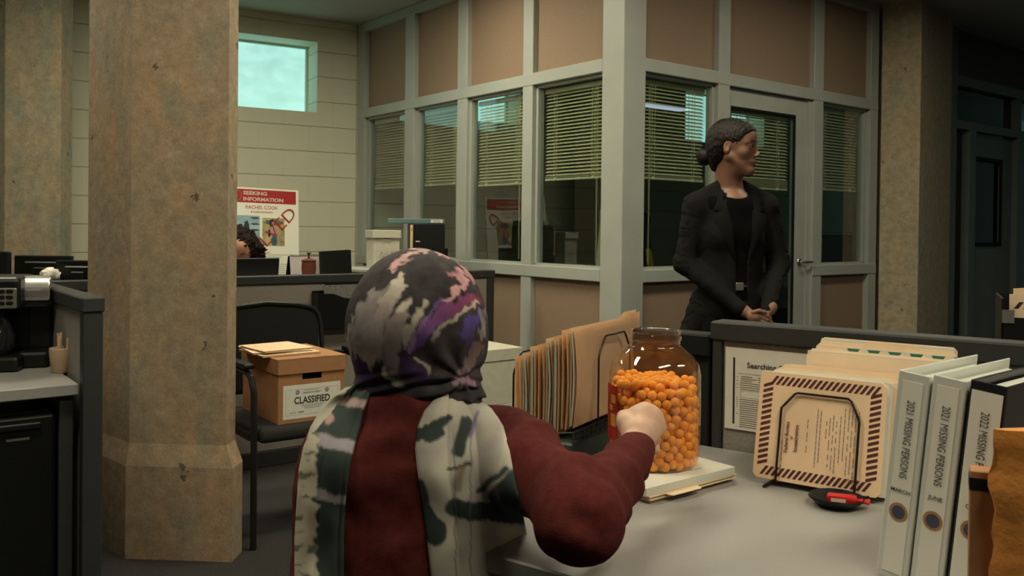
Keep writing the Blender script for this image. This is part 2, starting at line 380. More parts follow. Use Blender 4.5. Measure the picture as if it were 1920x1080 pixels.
def smooth_v(V, F, it=1, w=.5):
    for _ in range(it):
        S = np.zeros_like(V); n = np.zeros(len(V))
        for a in range(4):
            b = (a + 1) % 4; np.add.at(S, F[:, a], V[F[:, b]]); np.add.at(S, F[:, b], V[F[:, a]]); np.add.at(n, F[:, a], 1); np.add.at(n, F[:, b], 1)
        V = V * (1 - w) + w * S / np.maximum(n, 1)[:, None]
    return V
def vnoise(P, scale, seed=0.0, oct=3):
    return np.array([noise.fractal(Vector(p) * scale + Vector((seed, seed * 1.7, -seed)), .6, 2.0, oct) for p in P])
def pix(V):
    """where a point of a body sits as seen from where the camera stands (for laying out cloth prints)"""
    A = (np.asarray(V) - np.array([0, 0, CZ])) @ np.array(CM); return 960 + FPX * A[:, 0] / -A[:, 2], CYP - FPX * A[:, 1] / -A[:, 2]
# ================================================================== THE SETTING
CO = Vector((.608, 4.87, 0)); dL = Vector((-.613, .790, 0)).normalized(); dR = Vector((dL.y, -dL.x, 0))
WL = frame(CO, dL)                       # x along the left office wall, +y outward
WR = frame(CO, dR)                       # x along the right office wall, -y outward
CEIL = 2.9
struct(G().box(-6, 10.5, -3.6, 13, -.1, 0).build('floor', M_CARPET))
struct(G().box(-6, 10.5, -3.6, 13, CEIL, CEIL + .1).build('ceiling', M_CEIL))
M_PLAST = mat('plaster', (.34, .32, .27), .8, nz=(8, .05))
struct(G().box(-6.1, -6, -3.6, 13, 0, CEIL).build('wall_left', M_PLAST))
struct(G().box(10.5, 10.6, -3.6, 13, 0, CEIL).build('wall_right', M_PLAST))
struct(G().box(-6, 10.5, -3.7, -3.6, 0, CEIL).build('wall_front', M_PLAST))
# block wall behind, with high basement windows
dB = Vector((.857, .516, 0)).normalized(); WB0 = CO + dL * 3.12; WBF = frame(WB0, dB)
wins = [(-1.75, -.34, 2.15), (1.06, 1.60, 2.19), (3.62, 4.78, 2.165)]     # s0, s1, sill height
g = G(WBF); xs = -6.0; HT = 2.72
for (a, b, z) in wins:
    g.box(xs, a, 0, .30, 0, CEIL); g.box(a, b, 0, .30, 0, z); g.box(a, b, 0, .30, HT, CEIL); xs = b
g.box(xs, 9.0, 0, .30, 0, CEIL); struct(g.build('wall_back', M_BLOCK, local=True))
M_FROST = bpy.data.materials.new('frosted_daylight_glass'); M_FROST.use_nodes = True
_b = M_FROST.node_tree.nodes['Principled BSDF']; _b.inputs['Base Color'].default_value = (.4, .7, .65, 1); _b.inputs['Roughness'].default_value = .6
_n = M_FROST.node_tree.nodes.new('ShaderNodeTexNoise'); _n.inputs['Scale'].default_value = 7
_m = M_FROST.node_tree.nodes.new('ShaderNodeMapRange'); _m.inputs[3].default_value = .5; _m.inputs[4].default_value = .95
M_FROST.node_tree.links.new(_n.outputs['Fac'], _m.inputs[0]); M_FROST.node_tree.links.new(_m.outputs[0], _b.inputs['Emission Strength'])
_b.inputs['Emission Color'].default_value = (.52, .95, .86, 1)
M_WFR = mat('window_frame_white', (.6, .68, .6), .5)
for i, (a, b, z) in enumerate(wins):
    w = struct(G(WBF).box(a, b, .27, .285, z, HT).build('window_%d' % (i + 1), M_FROST))
    g = G(WBF); f = .018
    g.box(a, a + f, .24, .27, z, HT).box(b - f, b, .24, .27, z, HT).box(a, b, .24, .27, z, z + f).box(a, b, .24, .27, HT - f, HT)
    struct(g.build('window_frame', M_WFR, w))

# concrete pillars
def pillar(poly, name='pillar', m=M_CONC, flare=None):
    pts = [Vector((p[0], p[1], 0)) for p in poly]; c = sum(pts, Vector()) / len(pts)
    g = G()
    if flare:
        z0, z1, k = flare; big = [c + (p - c) * k for p in pts]
        g.prism(big, 0, z0 - .0, 0); g.prism(big, z0, z1, top=pts); g.prism(pts, z1, CEIL)
    else: g.prism(pts, 0, CEIL)
    bmesh.ops.remove_doubles(g.bm, verts=g.bm.verts, dist=.0005)
    return struct(g.build(name, m))
X = lambda px, Y: (ray(px, 447).x * Y, Y)
pillar([X(165, 3.50), X(200, 3.36), X(245, 3.22), X(427, 3.20), X(444, 3.30), (-1.12, 3.43), (-1.34, 3.56), (-1.62, 3.60)], flare=(.34, .42, 1.10))
pillar([X(-60, 5.75), X(8, 5.45), X(113, 5.45), X(134, 5.62), X(131, 5.86), X(-70, 5.95)], m=M_CONC2)
pillar([X(1649, 6.50), X(1722, 6.36), X(1780, 6.98), (3.5, 7.6), (2.9, 7.5)], m=M_CONC3)

# office partition wall, left run
def wb(g, side, t0, t1, o0, o1, z0, z1, bev=0):
    """box in an office wall frame: t along the wall, o outwards"""
    if side == 'L': g.box(t0, t1, o0, o1, z0, z1, bev)
    else: g.box(t0, t1, -o1, -o0, z0, z1, bev)
T = .10
def bay(side, fr, t0, t1, n, glass=True, blind=True, bl_z=1.52, extra=0, cords=(.18, .82)):
    w = G(fr); wb(w, side, t0 + .02, t1 - .02, -.055, -.05, 1.0, 2.115); w = struct(w.build('window_%d' % n, M_GLASS))
    g = G(fr)
    for a, b, z0, z1 in ((t0, t0 + .022, .995, 2.125), (t1 - .022, t1, .995, 2.125), (t0, t1, .995, 1.012), (t0, t1, 2.103, 2.125)): wb(g, side, a, b, -.075, -.03, z0, z1)
    struct(g.build('window_stop', M_FRAME, w))
    g = G(fr); wb(g, side, t0, t1, -.07, -.04, .09, .93); struct(g.build('wall_panel', M_TAN, w))
    g = G(fr); wb(g, side, t0, t1, -.07, -.04, 2.19, CEIL - .06); struct(g.build('wall_panel', M_TAN, w))
def office_frame(side, fr, posts, t_end, name, door=None):
    g = G(fr)
    for a, b in posts: wb(g, side, a, b, -T, 0, 0, CEIL, .003)
    segs = [(.17, t_end)] if not door else [(.17, door[0]), (door[1], t_end)]
    wb(g, side, .17, t_end, -T - .003, .004, 2.12, 2.195, .003); wb(g, side, .17, t_end, -T - .003, .004, CEIL - .07, CEIL - .002, .003)
    for a, b in segs:
        wb(g, side, a, b, -T - .003, .006, .925, .998, .004); wb(g, side, a, b, -T - .003, .003, 0.002, .10, .003)
    return struct(g.build(name, M_FRAME))
g = G(WL).box(-.004, .17, -.17, .004, 0, CEIL - .001, .003); struct(g.build('trim_corner_post', M_FRAME))
office_frame('L', WL, [(.80, .90), (1.52, 1.635), (2.215, 2.345), (2.985, 3.10)], 3.10, 'wall_office_left')
office_frame('R', WR, [(.81, .92), (1.815, 1.925), (2.52, 2.625)], 2.62, 'wall_office_right', (.92, 1.815))
wn = 4
BL = []
for (a, b) in ((.17, .80), (.90, 1.52), (1.635, 2.215), (2.345, 2.985)): bay('L', WL, a, b, wn); BL.append(('L', WL, a, b)); wn += 1
for (a, b) in ((.17, .81), (1.925, 2.52)): bay('R', WR, a, b, wn); BL.append(('R', WR, a, b)); wn += 1
struct(G(WR).box(.92, 1.815, .04, .07, 2.19, CEIL - .06).build('wall_panel_over_door', M_TAN))
# office inner right wall
IW = frame(WR @ Vector((2.66, .12, 0)), (.45, .893, 0))
struct(G(IW).box(0, 4.4, -.05, .05, 0, CEIL).build('wall_office_inner', M_PLAST))
# the glass door
d = G(WR)
wb(d, 'R', .925, .965, -.075, -.03, .01, 2.115); wb(d, 'R', 1.655, 1.775, -.075, -.03, .01, 2.115)
wb(d, 'R', .965, 1.655, -.075, -.03, 2.005, 2.115); wb(d, 'R', .965, 1.655, -.075, -.03, .01, .25)
door = struct(d.build('door_1', M_FRAME))
g = G(WR); wb(g, 'R', .96, 1.66, -.056, -.05, .24, 2.01); struct(g.build('door_glass', M_GLASS, door))
g = G(WR); wb(g, 'R', .965, 1.655, -.047, -.034, .25, .262); wb(g, 'R', 1.642, 1.655, -.047, -.034, .25, 2.005); wb(g, 'R', .965, 1.655, -.047, -.034, 1.993, 2.005); wb(g, 'R', .965, .978, -.047, -.034, .25, 2.005)
struct(g.build('glazing_bead', M_BLACKM, door))
g = G(WR); wb(g, 'R', 1.775, 1.815, -.09, -.02, 0, 2.12); struct(g.build('door_jamb', M_FRAME, door))
g = G(WR); g.lathe([(.026, 0), (.028, .004), (.024, .010), (.012, .014), (.010, .05)], seg=20)
hm = WR @ Matrix.Translation((1.712, .03, 1.02)) @ Matrix.Rotation(math.pi / 2, 4, 'X')
g.bm.transform(WR.inverted() @ hm); g.tube([(1.712, -.02, 1.02), (1.73, -.026, 1.021), (1.77, -.028, 1.022), (1.80, -.022, 1.020)], [.010, .010, .009, .007], 10)
hd = struct(g.build('door_handle', M_CHROME, door, True)); tag(hd, 'satin chrome lever handle')

# corridor wall on the right with a dim door
def cw(g, t0, t1, y0, y1, z0, z1, bev=0): g.box(t0, t1, y0, y1, z0, z1, bev)
g = G(WR)
for a, b in ((3.69, 3.79), (4.02, 4.135), (4.93, 5.12)): cw(g, a, b, -.02, .10, 0, 2.09 if a > 3.7 else CEIL, .003)
cw(g, 3.79, 6.6, -.02, .10, 2.085, 2.155, .003); cw(g, 3.79, 6.6, -.01, .10, 2.44, 2.52); cw(g, 4.93, 4.99, -.02, .1, 2.15, 2.45)
struct(g.build('trim_corridor_frame', M_FRAMED))
struct(G(WR).box(3.79, 6.6, .02, .09, 2.52, CEIL).build('wall_corridor', mat('corridor_plaster', (.11, .115, .10), .8)))
struct(G(WR).box(5.12, 6.6, .02, .09, 0, 2.09).build('wall_corridor_side', mat('corridor_plaster', (.11, .115, .10), .8)))
struct(G(WR).box(3.79, 6.6, .045, .05, 2.155, 2.44).build('window_10', M_GLASSD))
struct(G(WR).box(3.79, 4.02, .045, .05, 0, 2.085).build('window_11', M_GLASSD))
d = G(WR); d.box(4.135, 4.93, .03, .07, 0, 1.13).box(4.135, 4.93, .03, .07, 1.87, 2.07).box(4.135, 4.165, .03, .07, 1.13, 1.87).box(4.70, 4.93, .03, .07, 1.13, 1.87)
d = struct(d.build('door_2', M_DOORD))
struct(G(WR).box(4.165, 4.70, .045, .05, 1.13, 1.87).build('door_glass', M_GLASSD, d))
g = G(WR); 
for a, b, z0, z1 in ((4.155, 4.185, 1.12, 1.88), (4.68, 4.71, 1.12, 1.88), (4.155, 4.71, 1.12, 1.15), (4.155, 4.71, 1.85, 1.88)): g.box(a, b, .015, .03, z0, z1)
struct(g.build('glazing_bead', M_BLACKM, d))
# dark rear of the corridor so no daylight leaks
struct(G(WR).box(4.5, 7.2, .9, 1.0, 0, CEIL).build('wall_corridor_rear', mat('corridor_plaster', (.11, .115, .10), .8)))

# window blinds
def blind(side, fr, a, b, o, z_bot, z_top, label, tilt=34, group='cream slatted blinds in the glass office', stack=3, pull=True, parent_z=None):
    c = fr @ Vector(((a + b) / 2, (o if side == 'L' else -o), z_top)); t = thing('window_blind', label, 'window blind', c, group)
    sy = 1 if side == 'L' else -1; yo = o * sy
    g = G(fr); g.box(a, b, yo - .014, yo + .014, z_top - .028, z_top, .002); g.build('head_rail', M_SLAT, t)
    g = G(fr); z = z_bot + .018; n = 0
    while n < stack: g.box(a + .004, b - .004, yo - .0125, yo + .0125, z, z + .0012); z += .0035; n += 1
    z += .010
    while z < z_top - .035:
        T_ = Matrix.Translation((0, yo, z)) @ Matrix.Rotation(math.radians(tilt) * -sy, 4, 'X')
        g.box(a + .004, b - .004, -.0125, .0125, -.0004, .0004, R=T_); z += .0215
    g.build('slats', M_SLAT, t)
    G(fr).box(a + .002, b - .002, yo - .012, yo + .012, z_bot, z_bot + .014, .003).build('bottom_rail', M_SLAT, t)
    g = G(fr)
    for k in (.2, .8):
        x = a + (b - a) * k
        for dy in (-.0135, .0135): g.tube([(x, yo + dy, z_bot), (x, yo + dy, z_top)], .0016, 5)
        g.tube([(x + .02, yo + .016 * sy, z_bot + .01), (x + .02, yo + .016 * sy, z_top)], .0016, 5)
        g.lathe([(.002, 0), (.009, .004), (.011, .012), (.004, .022)], (x + .01, yo + .015 * sy, z_bot - .004), 8)
    if pull:
        x = a + (b - a) * .14; g.tube([(x, yo + .02 * sy, z_top - .02), (x + .004, yo + .02 * sy, 1.3), (x, yo + .02 * sy, 1.03)], .0014, 5); g.tube([(x + .012, yo + .02 * sy, z_top - .02), (x + .01, yo + .02 * sy, 1.03)], .0012, 5)
    g.build('cord', M_CORD, t, True); return t
names = ['cream slatted blind in the pane left of the square corner post', 'cream slatted blind in the second pane left of the square corner post',
         'cream slatted blind in the pane above the black box file', 'cream slatted blind in the narrow end pane beside the block wall',
         'cream slatted blind in the pane right of the square corner post', 'cream slatted blind in the pane right of the glass door']
BZ = [1.522, 1.51, 1.535, 1.532, 1.518, 1.518]
for (s, fr, a, b), nm, z in zip(BL, names, BZ): blind(s, fr, a + .03, b - .03, -.094, z, 2.095, nm)
blind('R', WR, .99, 1.635, -.088, 1.497, 2.0, 'cream slatted blind hung on the inside of the glass door', stack=14, pull=False)

# ceiling lights, with unseen fill panels added among them
M_TUBE = mat('lamp_diffuser', (1, 1, 1), .5, emit=(LAMP_COL, 30.0))
M_TUBED = mat('lamp_diffuser_dim', (1, 1, 1), .5, emit=((.62, .8, 1.0), 4.0))
LW = frame((0, 0, 0), dR)
M_FILL = mat('fill_diffuser_soft', (1, 1, 1), .5, emit=(LAMP_COL, 13.0))  # for the fill panel added to brighten the door and right pillar
def lamp(x, y, label, m=None, w=1.2, h=.3, fr=dR):
    t = thing('ceiling_light', label, 'ceiling light', (x, y, CEIL), 'ceiling light panels'); F = frame((x, y, CEIL), fr)
    G(F).box(-w / 2, w / 2, -h / 2, h / 2, -.012, -.006).build('diffuser', m or M_TUBE, t)
    g = G(F); e = .03
    g.box(-w / 2 - e, w / 2 + e, -h / 2 - e, -h / 2, -.02, -.002).box(-w / 2 - e, w / 2 + e, h / 2, h / 2 + e, -.02, -.002).box(-w / 2 - e, -w / 2, -h / 2, h / 2, -.02, -.002).box(w / 2, w / 2 + e, -h / 2, h / 2, -.02, -.002)
    g.build('light_frame', M_FRAME, t)
for (x, y), lb in (((-1.2, 1.6), 'long ceiling light above the left half of the near desks'), ((-2.6, 3.9), 'long ceiling light above the far left desks'), ((.9, .3), 'long ceiling light over the near right desk'),
                   ((-.9, 4.9), 'long ceiling light beside the glass office wall'), ((7.6, 4.5), 'long ceiling light at the far right end of the room'), ((.35, 3.3), 'added fill light in the aisle before the glass corner'), ((2.3, 4.6), 'added soft fill light right before the glass door'), ((2.7, 1.3), 'added fill light above the right end of the near desks')): lamp(x, y, lb, M_TUBED if x > 7 else M_FILL if y > 4.5 and x > 0 else None)  # aisle, door and right-desk panels are unseen fill, added to brighten the right side
# ================================================================== CUBICLE PANELS
def panel(name, label, p0, d, s0, s1, top, thick=.06, fab=M_FAB, cap=M_CAPD, cap_h=.045, z0=0.0, end=(True, True), post=.05, group=None):
    """free-standing cubicle panel; local x along it, y thickness centred"""
    F = frame(p0, d); c = F @ Vector(((s0 + s1) / 2, 0, 0)); t = thing(name, label, 'partition', c, group); h = thick / 2
    a = s0 + (post if end[0] else 0); b = s1 - (post if end[1] else 0)
    G(F).box(a, b, -h + .008, h - .008, z0 + .08, top - cap_h, .003).build('fabric_panel', fab, t)
    G(F).box(s0 - .004, s1 + .004, -h - .004, h + .004, top - cap_h, top, .004).build('top_cap', cap, t)
    g = G(F); g.box(s0, s1, -h, h, z0, z0 + .08, .003); g.build('base_rail', cap, t)
    if end[0]: G(F).box(s0, s0 + post, -h, h, z0 + .08, top - cap_h, .003).build('end_post', cap, t)
    if end[1]: G(F).box(s1 - post, s1, -h, h, z0 + .08, top - cap_h, .003).build('end_post', cap, t)
    return t, F
# left coffee cubicle
pl_end = PZ(149, 719, .74); PL = Vector((pl_end.x, pl_end.y, 0)) + dR * .031 - dL * .03
panel('cubicle_partition', 'grey fabric cubicle partition beside the coffee counter, its dark end post facing out', PL + dR * .0, dL, 0, 1.46, 1.0, .056, post=.045)
PLB = PL + dL * .80
# middle partition running from behind the near pillar to the office wall
P3 = Vector((-1.37, 4.38, 0))
panel('cubicle_partition', 'long grey cubicle partition behind the mesh chair', P3, dR, -1.6, 1.58, .97, .06, fab=mat('panel_fabric_mauve', (.27, .24, .21), .95, nz=(220, .15), bump=(500, .3, .001)), post=.05)
# desk cluster at right: its own direction
K = Vector((.467, 1.987, 0)); d1 = Vector((.813, -.582, 0)).normalized(); n1 = Vector((-.582, -.813, 0)).normalized()   # n1 towards the user
DF = frame(K, d1)                       # x along the panel to the right, y away from the user (-n1)
tR, _ = panel('cubicle_partition', 'grey cubicle partition with the pinned form, behind the striped envelope', K, d1, 0, 1.25, 1.02, .06, cap_h=.042, post=.022)
panel('cubicle_partition', 'near-black low partition right behind the snack jar', K - d1 * .004, d1, -.30, -.006, .988, .06, fab=M_FABD, cap=M_BLACKM, cap_h=.05, end=(True, False), post=.03)
# desk
DZ = .74
dk = thing('desk', 'grey laminate desk under the snack jar and folders', 'desk', DF @ Vector((.3, -.4, 0)))
G(DF).prism([(-.50, -.032), (1.2, -.032), (1.2, -.85), (-.02, -.85), (-.50, -.62)], DZ - .03, DZ, .003).build('desktop', M_LAM, dk)
for x, y in ((-.45, -.1), (1.12, -.1), (1.12, -.78)): G(DF).box(x - .03, x + .03, y - .03, y + .03, 0, DZ - .03, .004).build('leg', M_CAPD, dk)

def dpt(px, py, z=DZ): return PZ(px, py, z)

# pinned form on the partition
Fp = frame(K + n1 * .0235 + Vector((0, 0, 0)), d1)
c = Fp @ Vector((.155, 0, .86)); t = thing('pinned_form', 'white printed form pinned to the grey partition left of the striped envelope', 'paper', c)
x0, x1, z0, z1 = .03, .225, .785, .965
G(Fp).box(x0, x1, -.0022, -.0008, z0, z1).build('sheet', M_PAPER, t)
L_ = [(x0 + .018, x0 + .0225, z0 + .012, z1 - .022)]
g = G(Fp); g.rects(L_, -.0025); g.build('margin_bar', M_INK, t)
text('title_lettering', 'Searching C', M_INK, Fp @ Vector((x0 + .090, -.0024, z1 - .038)), d1, (0, 0, 1), w=.080, parent=t, bold=.015)
L_ = []; z = z1 - .056; 
L_.append((x0 + .028, x1 - .012, z, z + .0007)); z -= .007
for i in range(22):
    if i in (7,): 
        L_ += [(x0 + .036, x1 - .02, z - .013, z - .0125), (x0 + .036, x1 - .02, z + .002, z + .0025), (x0 + .036, x0 + .0366, z - .013, z + .002)]; z -= .018; continue
    e = random.uniform(.55, 1) if i % 4 == 3 else random.uniform(.9, 1)
    if i < 3: L_.append((x0 + .036, x0 + .062 + .01 * (i % 2), z, z + .0018)); L_.append((x0 + .075, x0 + .10, z, z + .0018))
    else: L_.append((x0 + .034, x0 + .034 + (x1 - .02 - x0 - .034) * e, z, z + .0016))
    z -= .0046
for zz in (.90, .892, .884, .876, .855, .85, .845, .84, .835, .82): L_.append((x0 + .027, x0 + .029, zz, zz + .0025))
g = G(Fp); g.rects(L_, -.0026); g.build('fine_print', M_INKG, t)

# ------------------------------------------------------------------ striped envelope sorter at right
A = dpt(1410, 893, .752); B_ = dpt(1650, 936, .752); eu = (B_ - A).normalized(); EW = (B_ - A).length
lean = math.radians(12); back = Vector((-eu.y, eu.x, 0)).normalized()
if back.y < 0: back = -back
upv = (Vector((0, 0, 1)) * math.cos(lean) + back * math.sin(lean))
EF = frame(A, eu, upv)                  # x along, y = away from the viewer, z up the sloping face
EH = .203
env_s = thing('striped_envelope', 'manila envelope with diagonal dark border stripes, front of the right file sorter', 'envelope', A)
g = G(EF); r = .008
g.plate([(r, 0), (EW - r, 0), (EW, r), (EW, EH - r), (EW - r, EH), (.005, EH), (0, EH - .005), (0, r)], 0, .0035, .0008); g.build('envelope_body', M_MAN, env_s)
g = G(EF)
def stripe(xa, za, xb, zb, w): 
    g.quad((xa, -.0006, za), (xa + w, -.0006, za), (xb + w, -.0006, zb), (xb, -.0006, zb))
bw = .0165; m_ = .008
n = 19
for i in range(n):
    x = m_ + .012 + i * (EW - 2 * m_ - .03) / (n - 1) ; stripe(x, EH - m_ - bw, x + .011, EH - m_, .0058); stripe(x - .006, m_, x + .005, m_ + bw, .0058)
n = 15
for i in range(n):
    z = m_ + bw + .004 + i * (EH - 2 * m_ - 2 * bw - .004) / (n - 1) * .98
    for xx in (m_, EW - m_ - .0185):
        g.quad((xx, -.0006, z - .004), (xx + .0185, -.0006, z + .003), (xx + .0185, -.0006, z + .0086), (xx, -.0006, z + .0016))
g.build('striped_border', mat('maroon_ink', (.085, .018, .018), .8), env_s)
exu = EF.to_3x3() @ Vector((1, 0, 0)); ezu = EF.to_3x3() @ Vector((0, 0, 1))
def et(name, s, x, z, h=None, w=None, m=M_INK, bold=.01): return text(name, s, m, EF @ Vector((x, -.0012, z)), ezu, -exu, w=w, h=h, parent=env_s, bold=bold)
et('lettering', 'U.S. Department of Justice', .0475, .085, w=.055, m=M_INKG)
et('lettering', 'Federal Bureau', .060, .083, w=.057, m=mat('maroon_ink', (.085, .018, .018), .8), bold=.02)
et('lettering', 'of', .069, .083, w=.006, m=MATS['maroon_ink'], bold=.02)
et('lettering', 'Investigation', .079, .083, w=.049, m=MATS['maroon_ink'], bold=.02)
g = G(EF)
for x, za, zb, dash in ((.097, .06, .12, 1), (.114, .035, .135, 0), (.120, .045, .13, 0), (.131, .09, .125, 1), (.137, .04, .13, 1), (.143, .035, .125, 1), (.149, .03, .128, 1), (.156, .05, .13, 0), (.163, .055, .15, 0), (.170, .03, .15, 1), (.176, .02, .15, 1), (.182, .02, .15, 1), (.188, .02, .15, 1), (.052, .02, .07, 1)):
    z = za
    while z < zb:
        l = random.uniform(.004, .012); g.quad((x, -.0007, z), (x + .0013, -.0007, z), (x + .0013, -.0007, z + l), (x, -.0007, z + l)); z += l + .0015 + (.006 * dash * (random.random() < .3))
g.build('fine_print', M_INKG, env_s)
# folders behind it
def sheet_folder(name, label, cat, F, x0, x1, z0, z1, y, th, m, tab=None, group=None, paper=True, wav=.0):
    t = thing(name, label, cat, F @ Vector(((x0 + x1) / 2, y, z0)), group); r = .007
    top = [(x1, z1 - r), (x1 - r, z1)]
    if tab: top += [(tab[1] + .006, z1), (tab[1], z1 + .011), (tab[0], z1 + .011), (tab[0] - .006, z1)]
    top += [(x0 + r, z1), (x0, z1 - r)]
    g = G(F); g.plate([(x0, z0), (x1, z0)] + top, y, y + .0012); g.build('back_cover', m, t)
    g = G(F); g.plate([(x0, z0), (x1, z0), (x1, z1 - .008 - r), (x1 - r, z1 - .008), (x0 + r, z1 - .008), (x0, z1 - .008 - r)], y - th, y - th + .0012); g.build('front_cover', m, t)
    if paper:
        g = G(F); g.box(x0 + .004, x1 - .003, y - th + .002, y - .0008, z0 + .002, z1 - .012 + random.uniform(0, .012)); g.build('paper_bundle', M_PAPERE, t)
    return t
yy = .012; k = 0
lab = ['bent white paper bundle directly behind the striped envelope', 'first manila folder behind the striped envelope, its edge curled', 'second manila folder behind the striped envelope', 'third manila folder behind the striped envelope']
for i in range(4):
    sheet_folder('paper_folder' if i == 0 else 'manila_folder', lab[i], 'folder', EF, .012 + .004 * i, EW + .004 + .006 * i, .002, EH + (.006, .012, .020, .022)[i], yy + .012, .011, M_PAPER if i == 0 else (M_MAN2 if i % 2 else M_MAN), group='folders in the right file sorter'); yy += .0165
# taller rear row
labs = ['manila folder in front of the green-tabbed index sheets', 'tall manila folder with loose papers in the rear row of the right sorter', 'rearmost tall manila folder beside the partition']
for i in range(3):
    sheet_folder('manila_folder', labs[i], 'folder', EF, .060 + .004 * i, .325 - .002 * i, .002, .262 + .014 * i, yy + .016 + (0, .031, .046)[i], .0115, M_MAN2 if i != 1 else M_MAN, tab=(.16, .25) if i == 1 else None, group='folders in the right file sorter')
# green index tabs bundle
t = thing('index_sheets', 'white index sheets with green triangular tabs standing in the right file sorter', 'paper', EF @ Vector((.2, yy + .03, 0)))
G(EF).box(.056, .320, yy + .021, yy + .034, .002, .258).build('paper_bundle', M_PAPERE, t)
M_GRN = mat('green_tab', (.03, .16, .10), .5)
for i in range(6):
    x = .118 + i * .038; G(EF).plate([(x, .258), (x + .030, .258), (x + .022, .268), (x + .008, .268)], yy + .024, yy + .027).build('white_tab', M_PAPER, t)
    G(EF).plate([(x + .026, .248), (x + .038, .268), (x + .014, .268)], yy + .0195, yy + .0208).build('green_tab', M_GRN, t)
# wire sorter
ws = thing('wire_file_sorter', 'black wire file sorter holding the striped envelope', 'file sorter', EF @ Vector((.1, 0, 0)), None)
cx = [(.052, -.034), (.047, .02), (.047, .130), (.070, .160), (.168, .158), (.187, .125), (.190, .0), (.187, -.002)]
def wloop(g, y): g.tube([EF.inverted() @ (EF @ Vector((x, y, z))) for x, z in [(.047, .0), (.047, .136), (.052, .142), (.070, .164), (.076, .167), (.168, .167), (.174, .163), (.188, .134), (.190, .127), (.190, .0)]], .0023, 8)
g = G(EF); wloop(g, -.005); g.build('wire_loop', M_WIRE, ws, True)
for y in (.078, .16): g = G(EF); wloop(g, y); g.build('wire_loop', M_WIRE, ws, True)
g = G(EF)
for x in (.047, .190): g.tube([(x, -.005, 0), (x, .165, .0)], .002, 6)
for x in (.030, .20):
    p = EF @ Vector((x, -.02, 0)); q = EF @ Vector((x, .14, 0)); p.z = q.z = DZ + .003
    I_ = EF.inverted(); g.tube([I_ @ p, (x + .012, .0, .0), I_ @ (p + (q - p) * .35)], .0025, 6); g.tube([I_ @ p, I_ @ (p + (q - p) * .35)], .0025, 6)
g.build('base_frame', M_WIRE, ws, True)

# ------------------------------------------------------------------ binders
bl0 = PZ(1683, 700, 1.028); 
rowd = Vector((.65, -.757, 0)).normalized()
def binder(i, x, w, label, m, lab_m, year, month, black=False):
    """upright ring binder leaning sideways; local x along the row, y depth, z up"""
    h = .292; dp = .255
    F = frame(bl0.xy.to_3d() + rowd * 0 + Vector((0, 0, DZ)), rowd) @ Matrix.Rotation(math.radians(0), 4, 'Y')
    F = F @ Matrix.Translation((x, 0, 0)) @ Matrix.Rotation(math.radians(5.5), 4, 'Y') @ Matrix.Translation((-.026, 0, .0))
    t = thing('ring_binder', label, 'binder', F @ Vector((w / 2, .1, 0)), 'missing persons binders'); c = .0028
    G(F).box(0, w, 0, c, .002, h, .001).build('spine', m, t)
    G(F).box(0, c, c, dp, .002, h, .001).build('front_cover', m, t); G(F).box(w - c, w, c, dp, .002, h, .001).build('back_cover', m, t)
    G(F).box(.008, w * .62, .012, dp - .025, .006, h - .012).build('paper_bundle', M_PAPERE, t)
    g = G(F); g.box(w / 2 - .009, w / 2 + .009, c, c + .003, .02, h - .02)
    for z in (.06, .146, .23): g.tube([(w / 2 + .016 * math.cos(a), .02 + .017 * math.sin(a), z) for a in [k * math.pi / 6 for k in range(12)]], .0014, 6, closed=True)
    g.build('ring_mechanism', M_CHROME, t, True)
    lw = .028 if not black else w - .006
    G(F).box(w / 2 - lw / 2, w / 2 + lw / 2, -.0008, -.0001, .012, h - .012).build('spine_label', lab_m, t)
    ux = F.to_3x3() @ Vector((1, 0, 0)); uz = F.to_3x3() @ Vector((0, 0, 1))
    text('lettering', year, M_INK, F @ Vector((w / 2 + .001, -.0012, .200)), -uz, ux, w=.108, h=.0105, parent=t, bold=.0)
    text('lettering', month, M_INK, F @ Vector((w / 2, -.0012, .128)), ux, uz, w=.026 if month == 'MARCH' else .019, parent=t, bold=.01)
    g = G(F)
    seal = F @ Vector((w / 2, -.001, .1))
    g2 = G(F); g2.plate([(w / 2 + .013 * math.cos(a), .098 + .013 * math.sin(a)) for a in [k * math.pi / 12 for k in range(24)]], -.0012, -.0009); g2.build('seal_emblem', mat('seal_tan', (.42, .22, .10), .7), t)
    g2 = G(F); g2.plate([(w / 2 + .009 * math.cos(a), .098 + .009 * math.sin(a)) for a in [k * math.pi / 12 for k in range(24)]], -.0015, -.0012); g2.build('seal_centre', mat('seal_blue', (.05, .07, .12), .7), t)
    g.bm.free(); return t
M_BWHITE = mat('binder_white_vinyl', (.68, .70, .65), .35); M_BLABEL = mat('binder_label', (.84, .84, .76), .45); M_BBLK = mat('binder_black_vinyl', (.015, .017, .02), .3)
binder(0, 0, .042, 'white ring binder labelled 2021 MISSING PERSONS MARCH', M_BWHITE, M_BLABEL, '2021 MISSING PERSONS', 'MARCH')
binder(1, .0465, .042, 'white ring binder labelled 2021 MISSING PERSONS JUNE', M_BWHITE, M_BLABEL, '2021 MISSING PERSONS', 'JUNE')
binder(2, .094, .044, 'black ring binder labelled 2022 MISSING PERSONS, right of the two white ones', M_BBLK, M_BLABEL, '2022 MISSING PERSONS', 'OCT', True)

